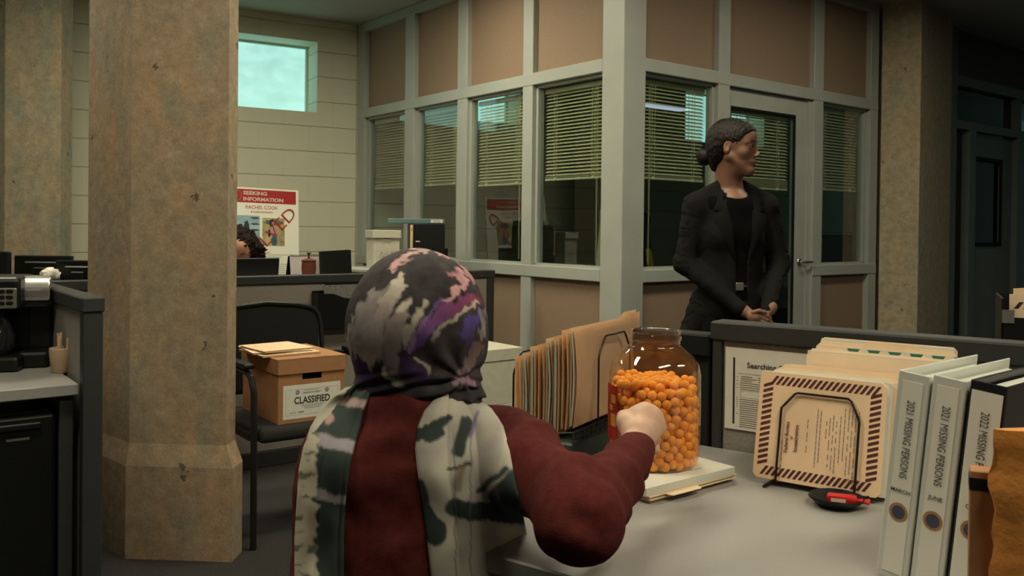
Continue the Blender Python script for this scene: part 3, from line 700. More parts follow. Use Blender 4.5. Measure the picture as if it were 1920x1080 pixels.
# ------------------------------------------------------------------ paper pile and jar
JZ = .768; jc = PZ(1226, 884, JZ); JC = Vector((jc.x * 1.035, jc.y + .062, 0))
a_ = PZ(1098, 860, JZ); b__ = PZ(1385, 872, JZ); pc = PZ(1215, 912, JZ)
pu = (PZ(1385, 872, JZ) - PZ(1215, 918, JZ)).normalized(); pf0 = PZ(1215, 918, JZ); pf0.z = DZ + .0005; PF = frame(pf0, pu)
for i, (lb, cat, nm, m, z0, z1, dx, dy, ex, ey, rz) in enumerate((
        ('lowest manila folder of the pile under the snack jar', 'folder', 'manila_folder', M_MAN, 0, .006, .012, .004, .245, .215, 3),
        ('manila folder with a torn tab above the lowest one under the jar', 'folder', 'manila_folder', M_MAN2, .0062, .013, .006, .0, .245, .222, -1),
        ('printed white papers on top of the pile under the snack jar', 'papers', 'paper_stack', M_PAPER, .0132, .0275, 0, .004, .245, .22, -2))):
    F = PF @ Matrix.Rotation(math.radians(rz), 4, 'Z'); t = thing(nm, lb, cat, F @ Vector((.1, .1, z0)))
    if i < 2:
        G(F).box(dx, dx + ex, dy, dy + ey, z0, z0 + .0012).build('bottom_cover', m, t); G(F).box(dx, dx + ex, dy, dy + ey, z1 - .0012, z1).build('top_cover', m, t)
        G(F).box(dx + .003, dx + ex - .003, dy + .004, dy + ey - .004, z0 + .0013, z1 - .0013).build('paper_bundle', M_PAPERE, t)
        if i == 1: G(F).prism([(.05, -.0145), (.125, -.016), (.135, 0.001), (.045, 0.001)], z1 - .002, z1 - .0006).build('index_tab', M_MAN2, t)
    else:
        G(F).box(dx, dx + ex, dy, dy + ey, z0, z1, .0008).build('sheets', M_PAPERE, t); G(F).box(dx, dx + ex, dy, dy + ey, z1 + .0001, z1 + .0006).build('top_sheet', M_PAPER, t)
        g = G(F)
        for r_ in range(10):
            y = .035 + r_ * .014
            if r_ % 3 != 2: g.quad((.15, y, z1 + .0009), (.15 + random.uniform(.02, .04), y, z1 + .0009), (.15 + .03, y + .0016, z1 + .0009), (.15, y + .0016, z1 + .0009))
        g.build('fine_print', M_INKG, t)
jar = thing('snack_jar', 'large clear plastic jar full of orange cheese balls, open at the top', 'jar', (JC.x, JC.y, JZ + .0008))
R = .0885
prof = [(.070, 0), (.082, .003), (.0865, .012), (R - .0005, .03), (R + .0005, .10), (R, .175), (R - .004, .193), (R - .014, .208), (R - .029, .220), (.0525, .227), (.0490, .231), (.0490, .2395), (.0515, .2415), (.0515, .2455), (.0495, .2475), (.0495, .2555), (.0515, .257)]
inner = [(max(r - .0013, .001), z + (.0013 if z < .02 else 0)) for r, z in prof]
full = [(0.0008, 0)] + prof + inner[::-1] + [(0.0008, .0014)]
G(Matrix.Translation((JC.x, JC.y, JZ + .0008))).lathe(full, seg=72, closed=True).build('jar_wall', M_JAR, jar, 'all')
# wrap-round label on the left side
def wrap(g, a0, a1, z0, z1, r, n=14, th=.0004):
    t = bmesh.new(); c = Vector((JC.x, JC.y, JZ))
    P = [[c + Vector((r * math.cos(a), r * math.sin(a), z)) for a in [a0 + (a1 - a0) * k / n for k in range(n + 1)]] for z in (z0, z1)]
    g.grid(P, th); t.free()
camang = math.atan2(-JC.y, -JC.x)
g = G(); wrap(g, camang - math.radians(150), camang - math.radians(50), .050, .155, R + .0012, 20); g.build('jar_label', mat('label_red', (.48, .03, .02), .4), jar)
g = G(); wrap(g, camang - math.radians(66), camang - math.radians(54), .122, .138, R + .0017, 4); wrap(g, camang - math.radians(70), camang - math.radians(60), .108, .118, R + .0017, 4); wrap(g, camang - math.radians(66), camang - math.radians(53), .078, .102, R + .0017, 4)
wrap(g, camang - math.radians(110), camang - math.radians(84), .09, .15, R + .0017, 6); g.build('label_lettering', mat('label_yellow', (.75, .38, .05), .5), jar)
# cheese balls: relaxed packing inside the jar
rb = .0091; Ri = R - .0025
pts = []
z = rb * .9; lay = 0
while z < .205:
    s_ = rb * 1.93
    for i in range(-14, 15):
        for j in range(-14, 15):
            x = (i + (j % 2) * .5) * s_ + (lay % 2) * s_ * .5; y = j * s_ * .866 + (lay % 3) * s_ * .29
            if math.hypot(x, y) < Ri - rb: pts.append([x, y, z])
    z += rb * 1.60; lay += 1
P = np.array(pts) + rng.normal(0, .003, (len(pts), 3))
def lim(zz): return np.where(zz > .175, Ri - (zz - .175) * 1.0, Ri)
def topz(P): return .182 + .012 * np.exp(-((P[:, 0] - .0) ** 2 + P[:, 1] ** 2) / .002) + .004 * np.sin(P[:, 0] * 90)
P = P[P[:, 2] < topz(P)]
for it in range(110):
    D = P[:, None, :] - P[None, :, :]; dd = np.sqrt((D ** 2).sum(-1)) + np.eye(len(P)); ov = np.clip(2 * rb * .96 - dd, 0, None); np.fill_diagonal(ov, 0)
    P += (D / dd[..., None] * ov[..., None]).sum(1) * .28
    P[:, 2] -= .00025
    r_ = np.hypot(P[:, 0], P[:, 1]); L_ = lim(P[:, 2]) - rb; sc = np.where(r_ > L_, L_ / np.maximum(r_, 1e-6), 1); P[:, :2] *= sc[:, None]
    P[:, 2] = np.clip(P[:, 2], rb + .002, None)
P[:, 2] = np.maximum(P[:, 2] - np.percentile(P[:, 2], 1) + rb + .002, rb + .002)
order = np.argsort(-(P @ np.array([-JC.x, -JC.y, .35]) / 1.6)); P = P[order]
M_BALL = mat('cheese_puff', (.93, .37, .025), .62, nz=(60, .12), bump=(420, .55, .0012), sss=.5)
def ball_mesh(seed):
    bm = bmesh.new(); bmesh.ops.create_icosphere(bm, subdivisions=3, radius=rb)
    for v in bm.verts: v.co *= 1 + .05 * noise.noise(v.co * 160 + Vector((seed, 0, 0))) + .03 * noise.noise(v.co * 420)
    me = bpy.data.meshes.new('cheese_ball'); bm.to_mesh(me); bm.free(); me.materials.append(M_BALL); me.polygons.foreach_set('use_smooth', [True] * len(me.polygons)); return me
BMs = [ball_mesh(s_) for s_ in range(4)]
proto = bpy.data.objects.new('cheese_ball', BMs[0]); COL.objects.link(proto); tag(proto, 'orange cheese ball inside the clear snack jar', 'cheese ball', 'cheese balls in the snack jar')
NB = min(300, len(P))
for i in range(NB):
    o = proto if i == 0 else proto.copy()
    if i: o.data = BMs[i % 4]; COL.objects.link(o)
    o.location = (JC.x + P[i, 0], JC.y + P[i, 1], JZ + .0012 + P[i, 2]); o.rotation_euler = rng.uniform(0, 6, 3)
g = G()
me0 = BMs[1]
for i in range(NB, len(P)):
    t = bmesh.new(); bmesh.ops.create_icosphere(t, subdivisions=2, radius=rb, matrix=Matrix.Translation((JC.x + P[i, 0], JC.y + P[i, 1], JZ + .0012 + P[i, 2]))); s_m = bpy.data.meshes.new('x'); t.to_mesh(s_m); t.free(); g.bm.from_mesh(s_m); bpy.data.meshes.remove(s_m)
o = g.build('cheese_balls', M_BALL, None, 'all'); tag(o, 'orange cheese balls packed deeper in the snack jar behind the front ones', 'cheese balls', 'cheese balls in the snack jar'); o['kind'] = 'stuff'

# ------------------------------------------------------------------ left folder rack (beside the jar)
ru = Vector((.50, .866, 0)); rn = Vector((-.866, .50, 0))   # folders recede right, stack goes left-away
R0 = PD(1075, 700, 1.80); R0 = Vector((R0.x, R0.y, 0))
labs = ['front manila folder of the left rack, tallest, with a torn tab', 'manila folder just behind the tallest one in the left rack', 'manila folder with a thick white paper bundle in the left rack',
        'manila folder in the middle of the left rack, leaning', 'bulging manila folder holding loose sheets in the left rack', 'thin manila folder near the far end of the left rack', 'manila folder with a clipped corner by the left wire loop', 'last manila folder at the far end of the left rack']
px0 = [1068, 1060, 1046, 1038, 1024, 1012, 996, 984]; pyt = [613, 614, 628, 630, 640, 642, 657, 660]
for i in range(8):
    s_ = i * .0185; base = R0 + rn * s_; topz_ = None
    # find the left edge so that the stack steps back evenly
    zt = [1.018, 1.012, .998, .992, .978, .972, .956, .948][i]
    F = frame((base.x, base.y, 0), ru) @ Matrix.Rotation(math.radians(-4 + i * .8), 4, 'Y') if False else frame((base.x, base.y, 0), ru)
    w = [.36, .32, .29, .28, .28, .28, .27, .27][i]; zb = zt - .205
    t = thing('manila_folder', labs[i], 'folder', F @ Vector((w / 2, 0, zb)), 'folders in the left rack')
    def leaf(nm, yo, m, x0, x1, z0, z1, bow, tab=False):
        rows = []; nz = 8; nx = 10
        for a in range(nz + 1):
            z = z0 + (z1 - z0) * a / nz; row = []
            for b in range(nx + 1):
                u = b / nx; x = x0 + (x1 - x0) * u; zz = z
                if tab and a == nz and u >= .78: zz = z + .012
                y = yo + bow * math.sin(math.pi * a / nz) * (1 - u) ** 2
                row.append(F @ Vector((x, y, zz)))
            rows.append(row)
        g = G(); g.grid(rows, .0009); return g.build(nm, m, t, True)
    b0 = -.008 + .003 * (i % 3)
    leaf('front_cover', 0, M_MAN2 if i % 2 else M_MAN, .0, w, zb, zt - .004, b0, tab=(i == 0))
    leaf('back_cover', .010, M_MAN if i % 3 else M_MAN2, .002, w, zb, zt, b0 * .3, tab=(i == 0))
    if i in (0, 2, 3, 5, 6): leaf('sheet', .004, M_PAPER, -.004, w - .01, zb + .004, zt - .006, b0 * .7); leaf('sheet', .007, M_PAPER, -.002, w - .01, zb + .004, zt - .010, b0 * .2)
RF = frame((R0.x, R0.y, 0), ru)
rack = thing('wire_file_rack', 'black wire rack holding the manila folders left of the snack jar', 'file rack', RF @ Vector((.15, .1, DZ)))
def rloop(y, x0, x1, zb, zt):
    g = G(RF); g.tube([(x0, y, zb), (x0, y, zt - .045), (x0 + .004, y, zt - .036), (x0 + .028, y, zt - .006), (x0 + .036, y, zt), (x1 - .036, y, zt), (x1 - .028, y, zt - .006), (x1 - .004, y, zt - .036), (x1, y, zt - .045), (x1, y, zb)], .0023, 8); g.build('wire_loop', M_WIRE, rack, True)
rloop(-.016, .09, .262, .80, .992); rloop(.158, .03, .22, .80, .95)
g = G(RF)
for k in range(3):
    z = .812 - k * .012; g.tube([(-.03, -.016, z), (.30, -.016, z)], .0016, 6)
for k in range(16): x = -.03 + k * .022; g.tube([(x, -.016, .788), (x, -.016, .814)], .0012, 5)
for x in (-.03, .085, .245, .30): g.tube([(x, -.016, .812), (x, .18, .780)], .0018, 6)
g.tube([(-.03, .18, .78), (.30, .18, .78)], .0018, 6)
g.build('wire_base', M_WIRE, rack, True)
bx = thing('file_box', 'low dark green file box under the left wire rack', 'box', RF @ Vector((.12, .1, DZ)))
G(RF).box(-.02, .29, -.010, .17, DZ + .0005, .786, .004).build('box_body', mat('dark_green_steel', (.035, .055, .048), .5), bx)

# ------------------------------------------------------------------ dish, package, brown box at the right edge
t = thing('candy_dish', 'black round dish below the striped envelope', 'dish', PZ(1568, 945, DZ + .012)); c = PZ(1568, 948, DZ); 
G(Matrix.Translation((c.x, c.y, DZ + .0006))).lathe([(.001, 0), (.028, 0), (.038, .006), (.047, .014), (.046, .017), (.036, .009), (.026, .004), (.001, .004)], seg=36, closed=True).build('bowl', M_BLACK, t, True)
t2 = thing('wrapped_candy', 'red and white wrapped candy lying in the black dish', 'candy', (c.x, c.y, DZ + .006))
F = Matrix.Translation((c.x + .008, c.y - .008, DZ + .0135)) @ Matrix.Rotation(-.35, 4, 'Z') @ Matrix.Scale(1.2, 4)
g = G(F).box(-.022, .020, -.010, .010, -.006, .007, .004, seg=2); g.build('wrapper', mat('candy_red', (.55, .02, .02), .25), t2, True)
G(F).prism([(.019, -.004), (.036, -.012), (.038, .010), (.019, .004)], -.001, .002).build('wrapper_twist', mat('candy_red', (.55, .02, .02), .25), t2)
G(F).box(-.016, .004, -.0104, -.0100, -.002, .003).build('white_stripe', M_PAPER, t2)
# orange package
oc = PD(1868, 800, .975); OF = frame((oc.x + .035, oc.y, DZ), (.95, -.30, 0))
V = []; rows = []
nz, nx = 20, 14
g = G(); W_ = .17; H_ = .262
def pk(u, v, side):
    x = -.035 + W_ * u; z = H_ * v + .012 * u * v; y = side * (.030 * math.sin(math.pi * min(1, max(0, u))) ** .5 * (1 - .55 * v)) + .012 * noise.noise(Vector((u * 4, v * 5, side * 2)))
    x += .010 * noise.noise(Vector((v * 7, 3.1, 0))) * (1 if u < .1 else .3)
    return OF @ Vector((x, y, z))
g.grid([[pk(i / nx, j / nz, -1) for i in range(nx + 1)] for j in range(nz + 1)]); g.grid([[pk(i / nx, j / nz, 1) for i in range(nx + 1)] for j in range(nz + 1)])
bmesh.ops.bridge_loops(g.bm, edges=[e for e in g.bm.edges if len(e.link_faces) == 1]); bmesh.ops.recalc_face_normals(g.bm, faces=g.bm.faces)
o = g.build('padded_envelope', mat('orange_kraft', (.62, .245, .05), .55, nz=(18, .1), bump=(60, .5, .004)), None, True); tag(o, 'crumpled orange kraft envelope standing at the right edge of the desk', 'envelope')
bc = PD(1842, 882, .995); BF = frame((bc.x, bc.y, DZ), (.90, -.43, 0))
t = thing('small_carton', 'small brown carton with a black band beside the orange envelope', 'box', BF @ Vector((.05, .03, 0)))
G(BF).box(-.012, .05, .012, .042, .001, .208, .001).build('carton_body', M_CARD, t); G(BF).box(-.0125, .0505, .0115, .0425, .186, .200).build('black_band', M_BLACKM, t)

# tray with a striped folder beyond the right partition
tc_ = PD(1905, 640, 2.35); TF = frame((tc_.x - .04, tc_.y, 0), (.90, -.43, 0))
cb = thing('dark_cabinet', 'dark cabinet beyond the right end of the near partition', 'cabinet', TF @ Vector((.25, .2, 0)))
G(TF).box(-.02, .6, -.02, .4, 0, .86, .004).build('cabinet_body', M_CAPD, cb); G(TF).box(0, .58, -.026, -.021, .05, .83, .002).build('cabinet_door', M_CAPD, cb)
t = thing('document_tray', 'black document tray beyond the right end of the near partition', 'tray', TF @ Vector((.15, .1, .86)))
g = G(TF); g.box(.0, .33, .0, .005, .862, 1.0).box(.0, .005, .0, .26, .862, 1.05).box(.325, .33, 0, .26, .862, 1.05).box(0, .33, .255, .26, .862, 1.05).box(0, .33, 0, .26, .861, .866); g.build('tray_walls', M_BLACK, t)
G(TF).box(.001, .03, -.004, .0, .985, 1.02).build('label_holder', M_STEEL, t)
t = thing('striped_folder', 'manila folder with black diagonal stripes in the black tray at the right edge', 'folder', TF @ Vector((.15, .05, .9)))
G(TF).plate([(.02, .90), (.31, .90), (.31, 1.075), (.06, 1.075), (.05, 1.062), (.02, 1.06)], .03, .034).build('folder_cover', M_MAN2, t); G(TF).plate([(.03, .90), (.31, .90), (.31, 1.09), (.09, 1.09), (.08, 1.08), (.03, 1.075)], .045, .049).build('rear_cover', M_MAN, t)
g = G(TF)
for k in range(12): x = .03 + k * .022; g.quad((x, .0293, 1.022), (x + .011, .0293, 1.022), (x + .024, .0293, 1.04), (x + .013, .0293, 1.04))
g.build('striped_border', M_INK, t)
# ================================================================== LEFT: COFFEE COUNTER
cc = PZ(149, 719, DZ); CF = frame((cc.x, cc.y, 0), dR)      # local -x to the left, +y away (dL side)
# in this frame the partition is on the right at x > 0
ct = thing('counter', 'grey laminate counter holding the coffee machines', 'counter', CF @ Vector((-.6, .3, 0)))
G(CF).box(-1.5, -.002, 0, .62, DZ - .035, DZ, .003).build('countertop', M_LAM, ct)
for x in (-1.45, -.03):
    G(CF).box(x - .02, x + .02, .03, .60, 0, DZ - .035, .003).build('side_support', M_CAPD, ct)
fr_ = thing('mini_fridge', 'black mini fridge under the coffee counter', 'fridge', CF @ Vector((-.35, .3, 0)))
G(CF).box(-.58, -.06, .07, .56, .02, .66, .008).build('fridge_body', M_BLACK, fr_)
G(CF).box(-.58, -.06, .02, .067, .03, .655, .010).build('fridge_door', M_BLACK, fr_)
G(CF).box(-.56, -.10, .008, .020, .615, .635, .004).build('door_grip', M_BLACK, fr_)
G(CF).box(-.19, -.13, .0185, .0199, .585, .592).build('badge', M_STEEL, fr_)
for x in (-.54, -.10): G(CF).box(x - .02, x + .02, .10, .50, .0, .02).build('foot', M_BLACK, fr_)
# single-serve machine
kb = PZ(60, 690, DZ); KF = frame((kb.x, kb.y, 0), Vector((.93, .36, 0)))
kt = thing('coffee_machine', 'single-serve coffee machine with silver hood, nearest the cup of stirrers', 'coffee machine', KF @ Vector((0, .1, DZ)))
z = DZ + .001
G(KF).box(-.045, .050, -.01, .20, z, z + .055, .012, seg=2).build('drip_base', M_BLACK, kt)
G(KF).box(-.050, .055, .07, .22, z + .05, z + .22, .012, seg=2).build('body', M_BLACK, kt)
G(KF).box(-.052, .057, -.005, .20, z + .20, z + .25, .012, seg=2).build('brew_head', M_BLACK, kt)
g = G(KF); n = 10
prof_ = [(-.012, z + .225), (-.016, z + .245), (-.015, z + .275), (-.004, z + .296), (.03, z + .304), (.15, z + .300), (.15, z + .292), (.03, z + .292), (.004, z + .27), (.0, z + .235), (.0, z + .225)]
R90 = KF @ Matrix.Translation((.0, 0, 0))
t_ = bmesh.new(); A_ = [t_.verts.new((-.047, p[0], p[1])) for p in prof_]; B2 = [t_.verts.new((.052, p[0], p[1])) for p in prof_]; t_.faces.new(A_); t_.faces.new(B2[::-1])
for i in range(len(prof_)): t_.faces.new((A_[i], B2[i], B2[(i + 1) % len(prof_)], A_[(i + 1) % len(prof_)]))
bmesh.ops.bevel(t_, geom=[e for e in t_.edges], offset=.003, segments=2, affect='EDGES'); g._add(t_); hood = g.build('silver_hood', M_STEEL, kt, True); hood['label'] = 'brushed silver hood'
g = G(KF); g.rects([(-.020 + .0062 * i, -.0158 + .0062 * i, z + .258 - .001 * (i % 2), z + .264 + .001 * (i % 3)) for i in range(8)], -.0168); g.build('embossed_mark', mat('emboss_grey', (.34, .33, .31), .4), kt)
# drip machine
db_ = PZ(-6, 697, DZ); F2 = frame((db_.x, db_.y, 0), Vector((.96, .28, 0)))
kt = thing('drip_coffee_maker', 'black drip coffee maker with silver control panel at the left edge', 'coffee machine', F2 @ Vector((0, .1, DZ)))
G(F2).box(-.11, .068, -.03, .21, z, z + .05, .012, seg=2).build('warming_base', M_BLACK, kt)
G(F2).box(-.11, .068, .12, .21, z + .05, z + .21, .008).build('body', M_BLACK, kt)
G(F2).box(-.11, .070, -.02, .21, z + .20, z + .305, .014, seg=2).build('brew_head', M_BLACK, kt)
cp = G(F2).box(-.075, .062, -.026, -.019, z + .205, z + .272, .004).build('control_panel', M_STEEL, kt); cp['label'] = 'silver control panel'
for r_ in range(3):
    for cx_ in (.018, .042): G(F2).box(cx_ - .010, cx_ + .010, -.0285, -.0255, z + .216 + .019 * r_, z + .228 + .019 * r_, .003).build('button', M_BLACK, cp)
G(F2).box(-.03, .0, -.0285, -.0255, z + .222, z + .262, .002).build('red_display', mat('display_red', (.25, .03, .02), .3), cp)
cf = thing('coffee_carafe', 'dark glass carafe on the drip coffee maker', 'carafe', F2 @ Vector((-.02, .04, z + .05)))
G(F2).lathe([(.05, 0), (.062, .02), (.062, .06), (.045, .10), (.036, .125), (.036, .135)], (-.02, .045, z + .051), 28).build('carafe_glass', mat('dark_carafe', (.02, .02, .02), .08), cf, True)
G(F2).lathe([(.038, 0), (.038, .012), (.01, .016)], (-.02, .045, z + .187), 24).build('carafe_lid', M_BLACK, cf, True)
G(F2).tube([(.015, .0, z + .17), (.03, -.03, z + .165), (.034, -.036, z + .12), (.022, -.02, z + .075)], .006, 8).build('handle', M_BLACK, cf, True)
# cup of stirrers
cu = PZ(106, 701, DZ); CU = Matrix.Translation((cu.x, cu.y + .03, DZ + .0006))
t = thing('stirrer_cup', 'beige cup holding wooden stirrers on the coffee counter', 'cup', CU.translation)
G(CU).lathe([(.001, 0), (.027, 0), (.029, .004), (.0355, .052), (.036, .054), (.0368, .078), (.0352, .080), (.0335, .078), (.026, .006), (.001, .006)], seg=32, closed=True).build('cup_body', mat('beige_ceramic', (.50, .36, .24), .5), t, True)
M_WOOD = mat('pale_wood', (.66, .42, .24), .7, nz=(30, .1))
for i in range(11):
    a = i * .9; r_ = .016 + .009 * (i % 2); x = .008 + r_ * math.cos(a) * .9; y = r_ * math.sin(a) * .8
    T_ = Matrix.Translation((x, y, .010)) @ Matrix.Rotation(.08 * math.cos(a) + .06, 4, 'Y') @ Matrix.Rotation(-.08 * math.sin(a), 4, 'X')
    o = G(CU).box(-.0028, .0028, -.0008, .0008, 0, .104 + .007 * ((i * 5) % 3), R=T_).build('wooden_stirrer', M_WOOD)
    tag(o, 'wooden stirrer standing in the beige cup', 'stirrer', 'stirrers in the cup')
bt = PZ(97, 672, DZ); t = thing('small_bottle', 'small purple-capped bottle behind the cup of stirrers', 'bottle', (bt.x, bt.y, DZ))
bt.y += .0; BTM = Matrix.Translation((bt.x, bt.y, DZ + .0005))
G(BTM).lathe([(.016, 0), (.017, .004), (.017, .055), (.010, .066), (.010, .07)], seg=20).build('bottle_body', mat('bottle_white', (.4, .4, .42), .4), t, True)
G(BTM).lathe([(.011, .07), (.011, .088), (.009, .09)], seg=20).build('bottle_cap', mat('cap_purple', (.08, .05, .11), .4), t, True)
G(BTM).lathe([(.0172, .035), (.0174, .036), (.0174, .054), (.0172, .055)], seg=20, closed=False).build('bottle_label', mat('label_plum', (.07, .05, .09), .5), t, True)

# desk with monitors behind the coffee area
def monitor(pxl, pxr, pyt, Y, h, label, ang=dR, desk=.93, kind='monitor'):
    a = PD(pxl, pyt, Y); b = PD(pxr, pyt, Y); zt = (a.z + b.z) / 2; w = (b - a).xy.length; a.z = 0
    F = frame(a, (b - a).xy.to_3d()); t = thing('monitor', label, 'monitor', F @ Vector((w / 2, 0, desk)))
    zb = zt - h
    G(F).box(0, w, -.018, .012, zb, zt, .006, seg=2).build('rear_shell', M_BLACK, t)
    G(F).box(w * .2, w * .8, -.034, -.018, zb + h * .2, zt - h * .2, .006).build('rear_hump', M_BLACK, t)
    G(F).box(.01, w - .01, .0121, .0125, zb + .012, zt - .010).build('screen', mat('screen_dark', (.01, .012, .015), .1), t)
    G(F).box(w / 2 - .03, w / 2 + .03, -.045, -.034, desk + .015, zb + h * .6, .003).build('stand_post', M_BLACK, t)
    G(F).box(w / 2 - .12, w / 2 + .12, -.10, .09, desk + .0005, desk + .015, .005).build('stand_base', M_BLACK, t)
    return F
monitor(30, 137, 479, 4.20, .14, 'wide black monitor seen from behind, left of the near pillar')
monitor(107, 200, 488, 4.10, .13, 'black monitor seen from behind, half hidden by the near pillar')
F = monitor(-70, 20, 471, 4.02, .15, 'black monitor at the left edge above the coffee maker')
pt = PZ(92, 528, 1.02); o = None
tp = thing('tissue_box', 'crumpled white tissues in a small box left of the near pillar', 'tissue box', PD(92, 540, 4.02)); q = PD(92, 532, 4.02); TB = frame((q.x, q.y, 0), dR)
G(TB).box(-.04, .04, -.04, .04, .9305, .975, .003).build('box_body', M_CAPD, tp)
V, Fc = sdf([E_((q.x + x, q.y + y, .992 + z_), (r1, r1, r1 * 1.1), None, 'u', .004) for x, y, z_, r1 in ((-.022, 0, 0, .017), (-.008, .01, .010, .019), (.008, -.006, .004, .017), (.024, 0, .006, .017), (.030, .004, -.008, .014), (0, 0, -.012, .03))], (q.x - .06, q.y - .05, .955), (q.x + .06, q.y + .05, 1.045), .0035)
V += (vnoise(V, 60, 2)[:, None] * .006); link('tissue', vf_mesh('tissue', V, Fc), M_PAPER, tp, True)

# ================================================================== MIDDLE: CHAIR AND BROWN BOX
bc0 = PZ(521, 797, .452); b1 = PZ(645, 781, .452); BX = frame((bc0.x, bc0.y, .452), (b1 - bc0).xy.to_3d())
bw_ = (b1 - bc0).xy.length; bd = .385; bh = .245
bt_ = thing('cardboard_box', 'brown cardboard records box labelled CLASSIFIED on the mesh chair', 'box', BX @ Vector((bw_ / 2, bd / 2, 0)))
g = G(BX); c = .004; hw = .045
g.box(.004, bw_ - .004, c, bd - c, 0, .004)
g.box(0, c, 0, bd, 0, bh - .02).box(bw_ - c, bw_, 0, bd, 0, bh - .02).box(c, bw_ - c, bd - c, bd, 0, bh - .02)
cxm = bw_ * .50; g.box(c, bw_ - c, 0, c, 0, bh - .078).box(c, cxm - hw / 1.1, 0, c, bh - .078, bh - .02).box(cxm + hw / 1.1, bw_ - c, 0, c, bh - .078, bh - .02).box(cxm - hw, cxm + hw, 0, c, bh - .048, bh - .02)
g.build('box_body', M_CARD, bt_)
G(BX).box(cxm - .05, cxm + .05, .03, .032, bh - .10, bh - .03).build('dark_inside', M_BLACKM, bt_)
lid = G(BX); e = .006
lid.box(-e, bw_ + e, -e, -e + .003, bh - .052, bh + .006).box(-e, bw_ + e, bd + e - .003, bd + e, bh - .052, bh + .006).box(-e, -e + .003, -e, bd + e, bh - .052, bh + .006).box(bw_ + e - .003, bw_ + e, -e, bd + e, bh - .052, bh + .006).box(-e, bw_ + e, -e, bd + e, bh + .004, bh + .008)
for x in (.09, .17): lid.box(x, x + .035, -e + .003, .02, bh + .0081, bh + .0095)
lid.build('lid', M_CARD, bt_)
lx0, lx1, lz0, lz1 = .020, bw_ - .018, .016, .148
G(BX).box(lx0, lx1, -.0009, -.0001, lz0, lz1).build('label_sheet', M_PAPER, bt_)
ux_ = BX.to_3x3() @ Vector((1, 0, 0)); lc = (lx0 + lx1) / 2
text('lettering', 'CLASSIFIED', M_INK, BX @ Vector((lc, -.0012, .087)), ux_, (0, 0, 1), w=.150, h=.028, parent=bt_, bold=.02)
text('lettering', 'EVIDENCE/PROPERTY', M_INK, BX @ Vector((lc, -.0012, .115)), ux_, (0, 0, 1), w=.075, h=.006, parent=bt_)
text('lettering', 'CASE NO.', M_INK, BX @ Vector((lx0 + .040, -.0012, .040)), ux_, (0, 0, 1), w=.030, h=.005, parent=bt_)
g = G(BX); y = -.0011
fx0, fx1, fz0, fz1 = lx0 + .010, lx1 - .010, lz0 + .014, lz1 - .018; q_ = .0009
g.rects([(fx0, fx1, fz0, fz0 + q_), (fx0, fx1, fz1 - q_, fz1), (fx0, fx0 + q_, fz0, fz1), (fx1 - q_, fx1, fz0, fz1)], y)
g.rects([(lc - .032, lc + .032, .1235, .1255), (lx0 + .062, lx0 + .086, .038, .0425)], y); g.rects([(lc - .05 + .006 * i, lc + .05 - .006 * i, .066 - .0045 * i, .0675 - .0045 * i) for i in range(4)], y); g.build('fine_print', M_INKG, bt_)
for x in (lc - .062, lc + .062):
    g = G(BX); g.tube([(x + .008 * math.cos(a), -.0014, .119 + .008 * math.sin(a)) for a in [k * math.pi / 8 for k in range(16)]], .0006, 4, closed=True); g.tube([(x + .0045 * math.cos(a), -.0014, .119 + .0045 * math.sin(a)) for a in [k * math.pi / 6 for k in range(12)]], .0009, 4, closed=True)
    g.build('seal_emblem', mat('maroon_ink', (.085, .018, .018), .8), bt_)
z = bh + .0098
specs = [('manila_folder', 'lowest manila folder on the brown CLASSIFIED box', -.04, .21, .07, .31, 2, M_MAN), ('manila_folder', 'middle folder of the three on the brown box, turned askew', -.05, .18, .10, .33, -6, M_MAN2), ('manila_folder', 'top manila folder on the brown CLASSIFIED box', -.03, .19, .09, .32, 5, M_MAN)]
for nm, lb, x0, x1, y0, y1, rz, m in specs:
    F = BX @ Matrix.Translation((.07, .18, 0)) @ Matrix.Rotation(math.radians(rz), 4, 'Z') @ Matrix.Translation((-.07, -.18, 0)); t = thing(nm, lb, 'folder', F @ Vector((.1, .2, z)), 'folders on the brown box')
    G(F).box(x0, x1, y0, y1, z, z + .001).build('bottom_cover', m, t); G(F).box(x0 + .003, x1 - .003, y0 + .004, y1 - .003, z + .0012, z + .0058).build('paper_bundle', M_PAPERE, t); G(F).box(x0 - .004, x1 - .004, y0, y1, z + .006, z + .007).build('top_cover', m, t); z += .0078
# chair under it
SF = BX @ Matrix.Translation((.155, 0, -.452))
ch = thing('mesh_chair', 'black mesh-backed armchair carrying the brown box, beside the near pillar', 'chair', SF @ Vector((.0, .2, 0)))
G(SF).box(-.235, .265, -.03, .46, .39, .45, .022, seg=3).build('seat', mat('black_fabric', (.02, .019, .018), .9), ch, True)
cxs = .0; 
def back_pt(u, v, off=0):
    x = -.235 + .50 * u; z = .50 + .375 * v - .035 * (2 * u - 1) ** 2 * v; y = .50 + .05 * v - .02 * (1 - (2 * u - 1) ** 2) * -1 + off
    return (x, y, z)
M_MESH = mat('black_mesh', (.016, .018, .018), .8, bump=(900, .4, .001))
g = G(SF); g.grid([[back_pt(.03 + .94 * i / 14, j / 10) for i in range(15)] for j in range(11)], .004); g.build('mesh_back', M_MESH, ch, True)
loop = [back_pt(0, 0), back_pt(0, .4), back_pt(0, .8), back_pt(.02, .93), back_pt(.07, .99), back_pt(.2, 1), back_pt(.5, 1), back_pt(.8, 1), back_pt(.93, .99), back_pt(.98, .93), back_pt(1, .8), back_pt(1, .4), back_pt(1, 0)]
G(SF).tube(loop, .0115, 8, closed=True).build('back_frame', M_BLACK, ch, True)
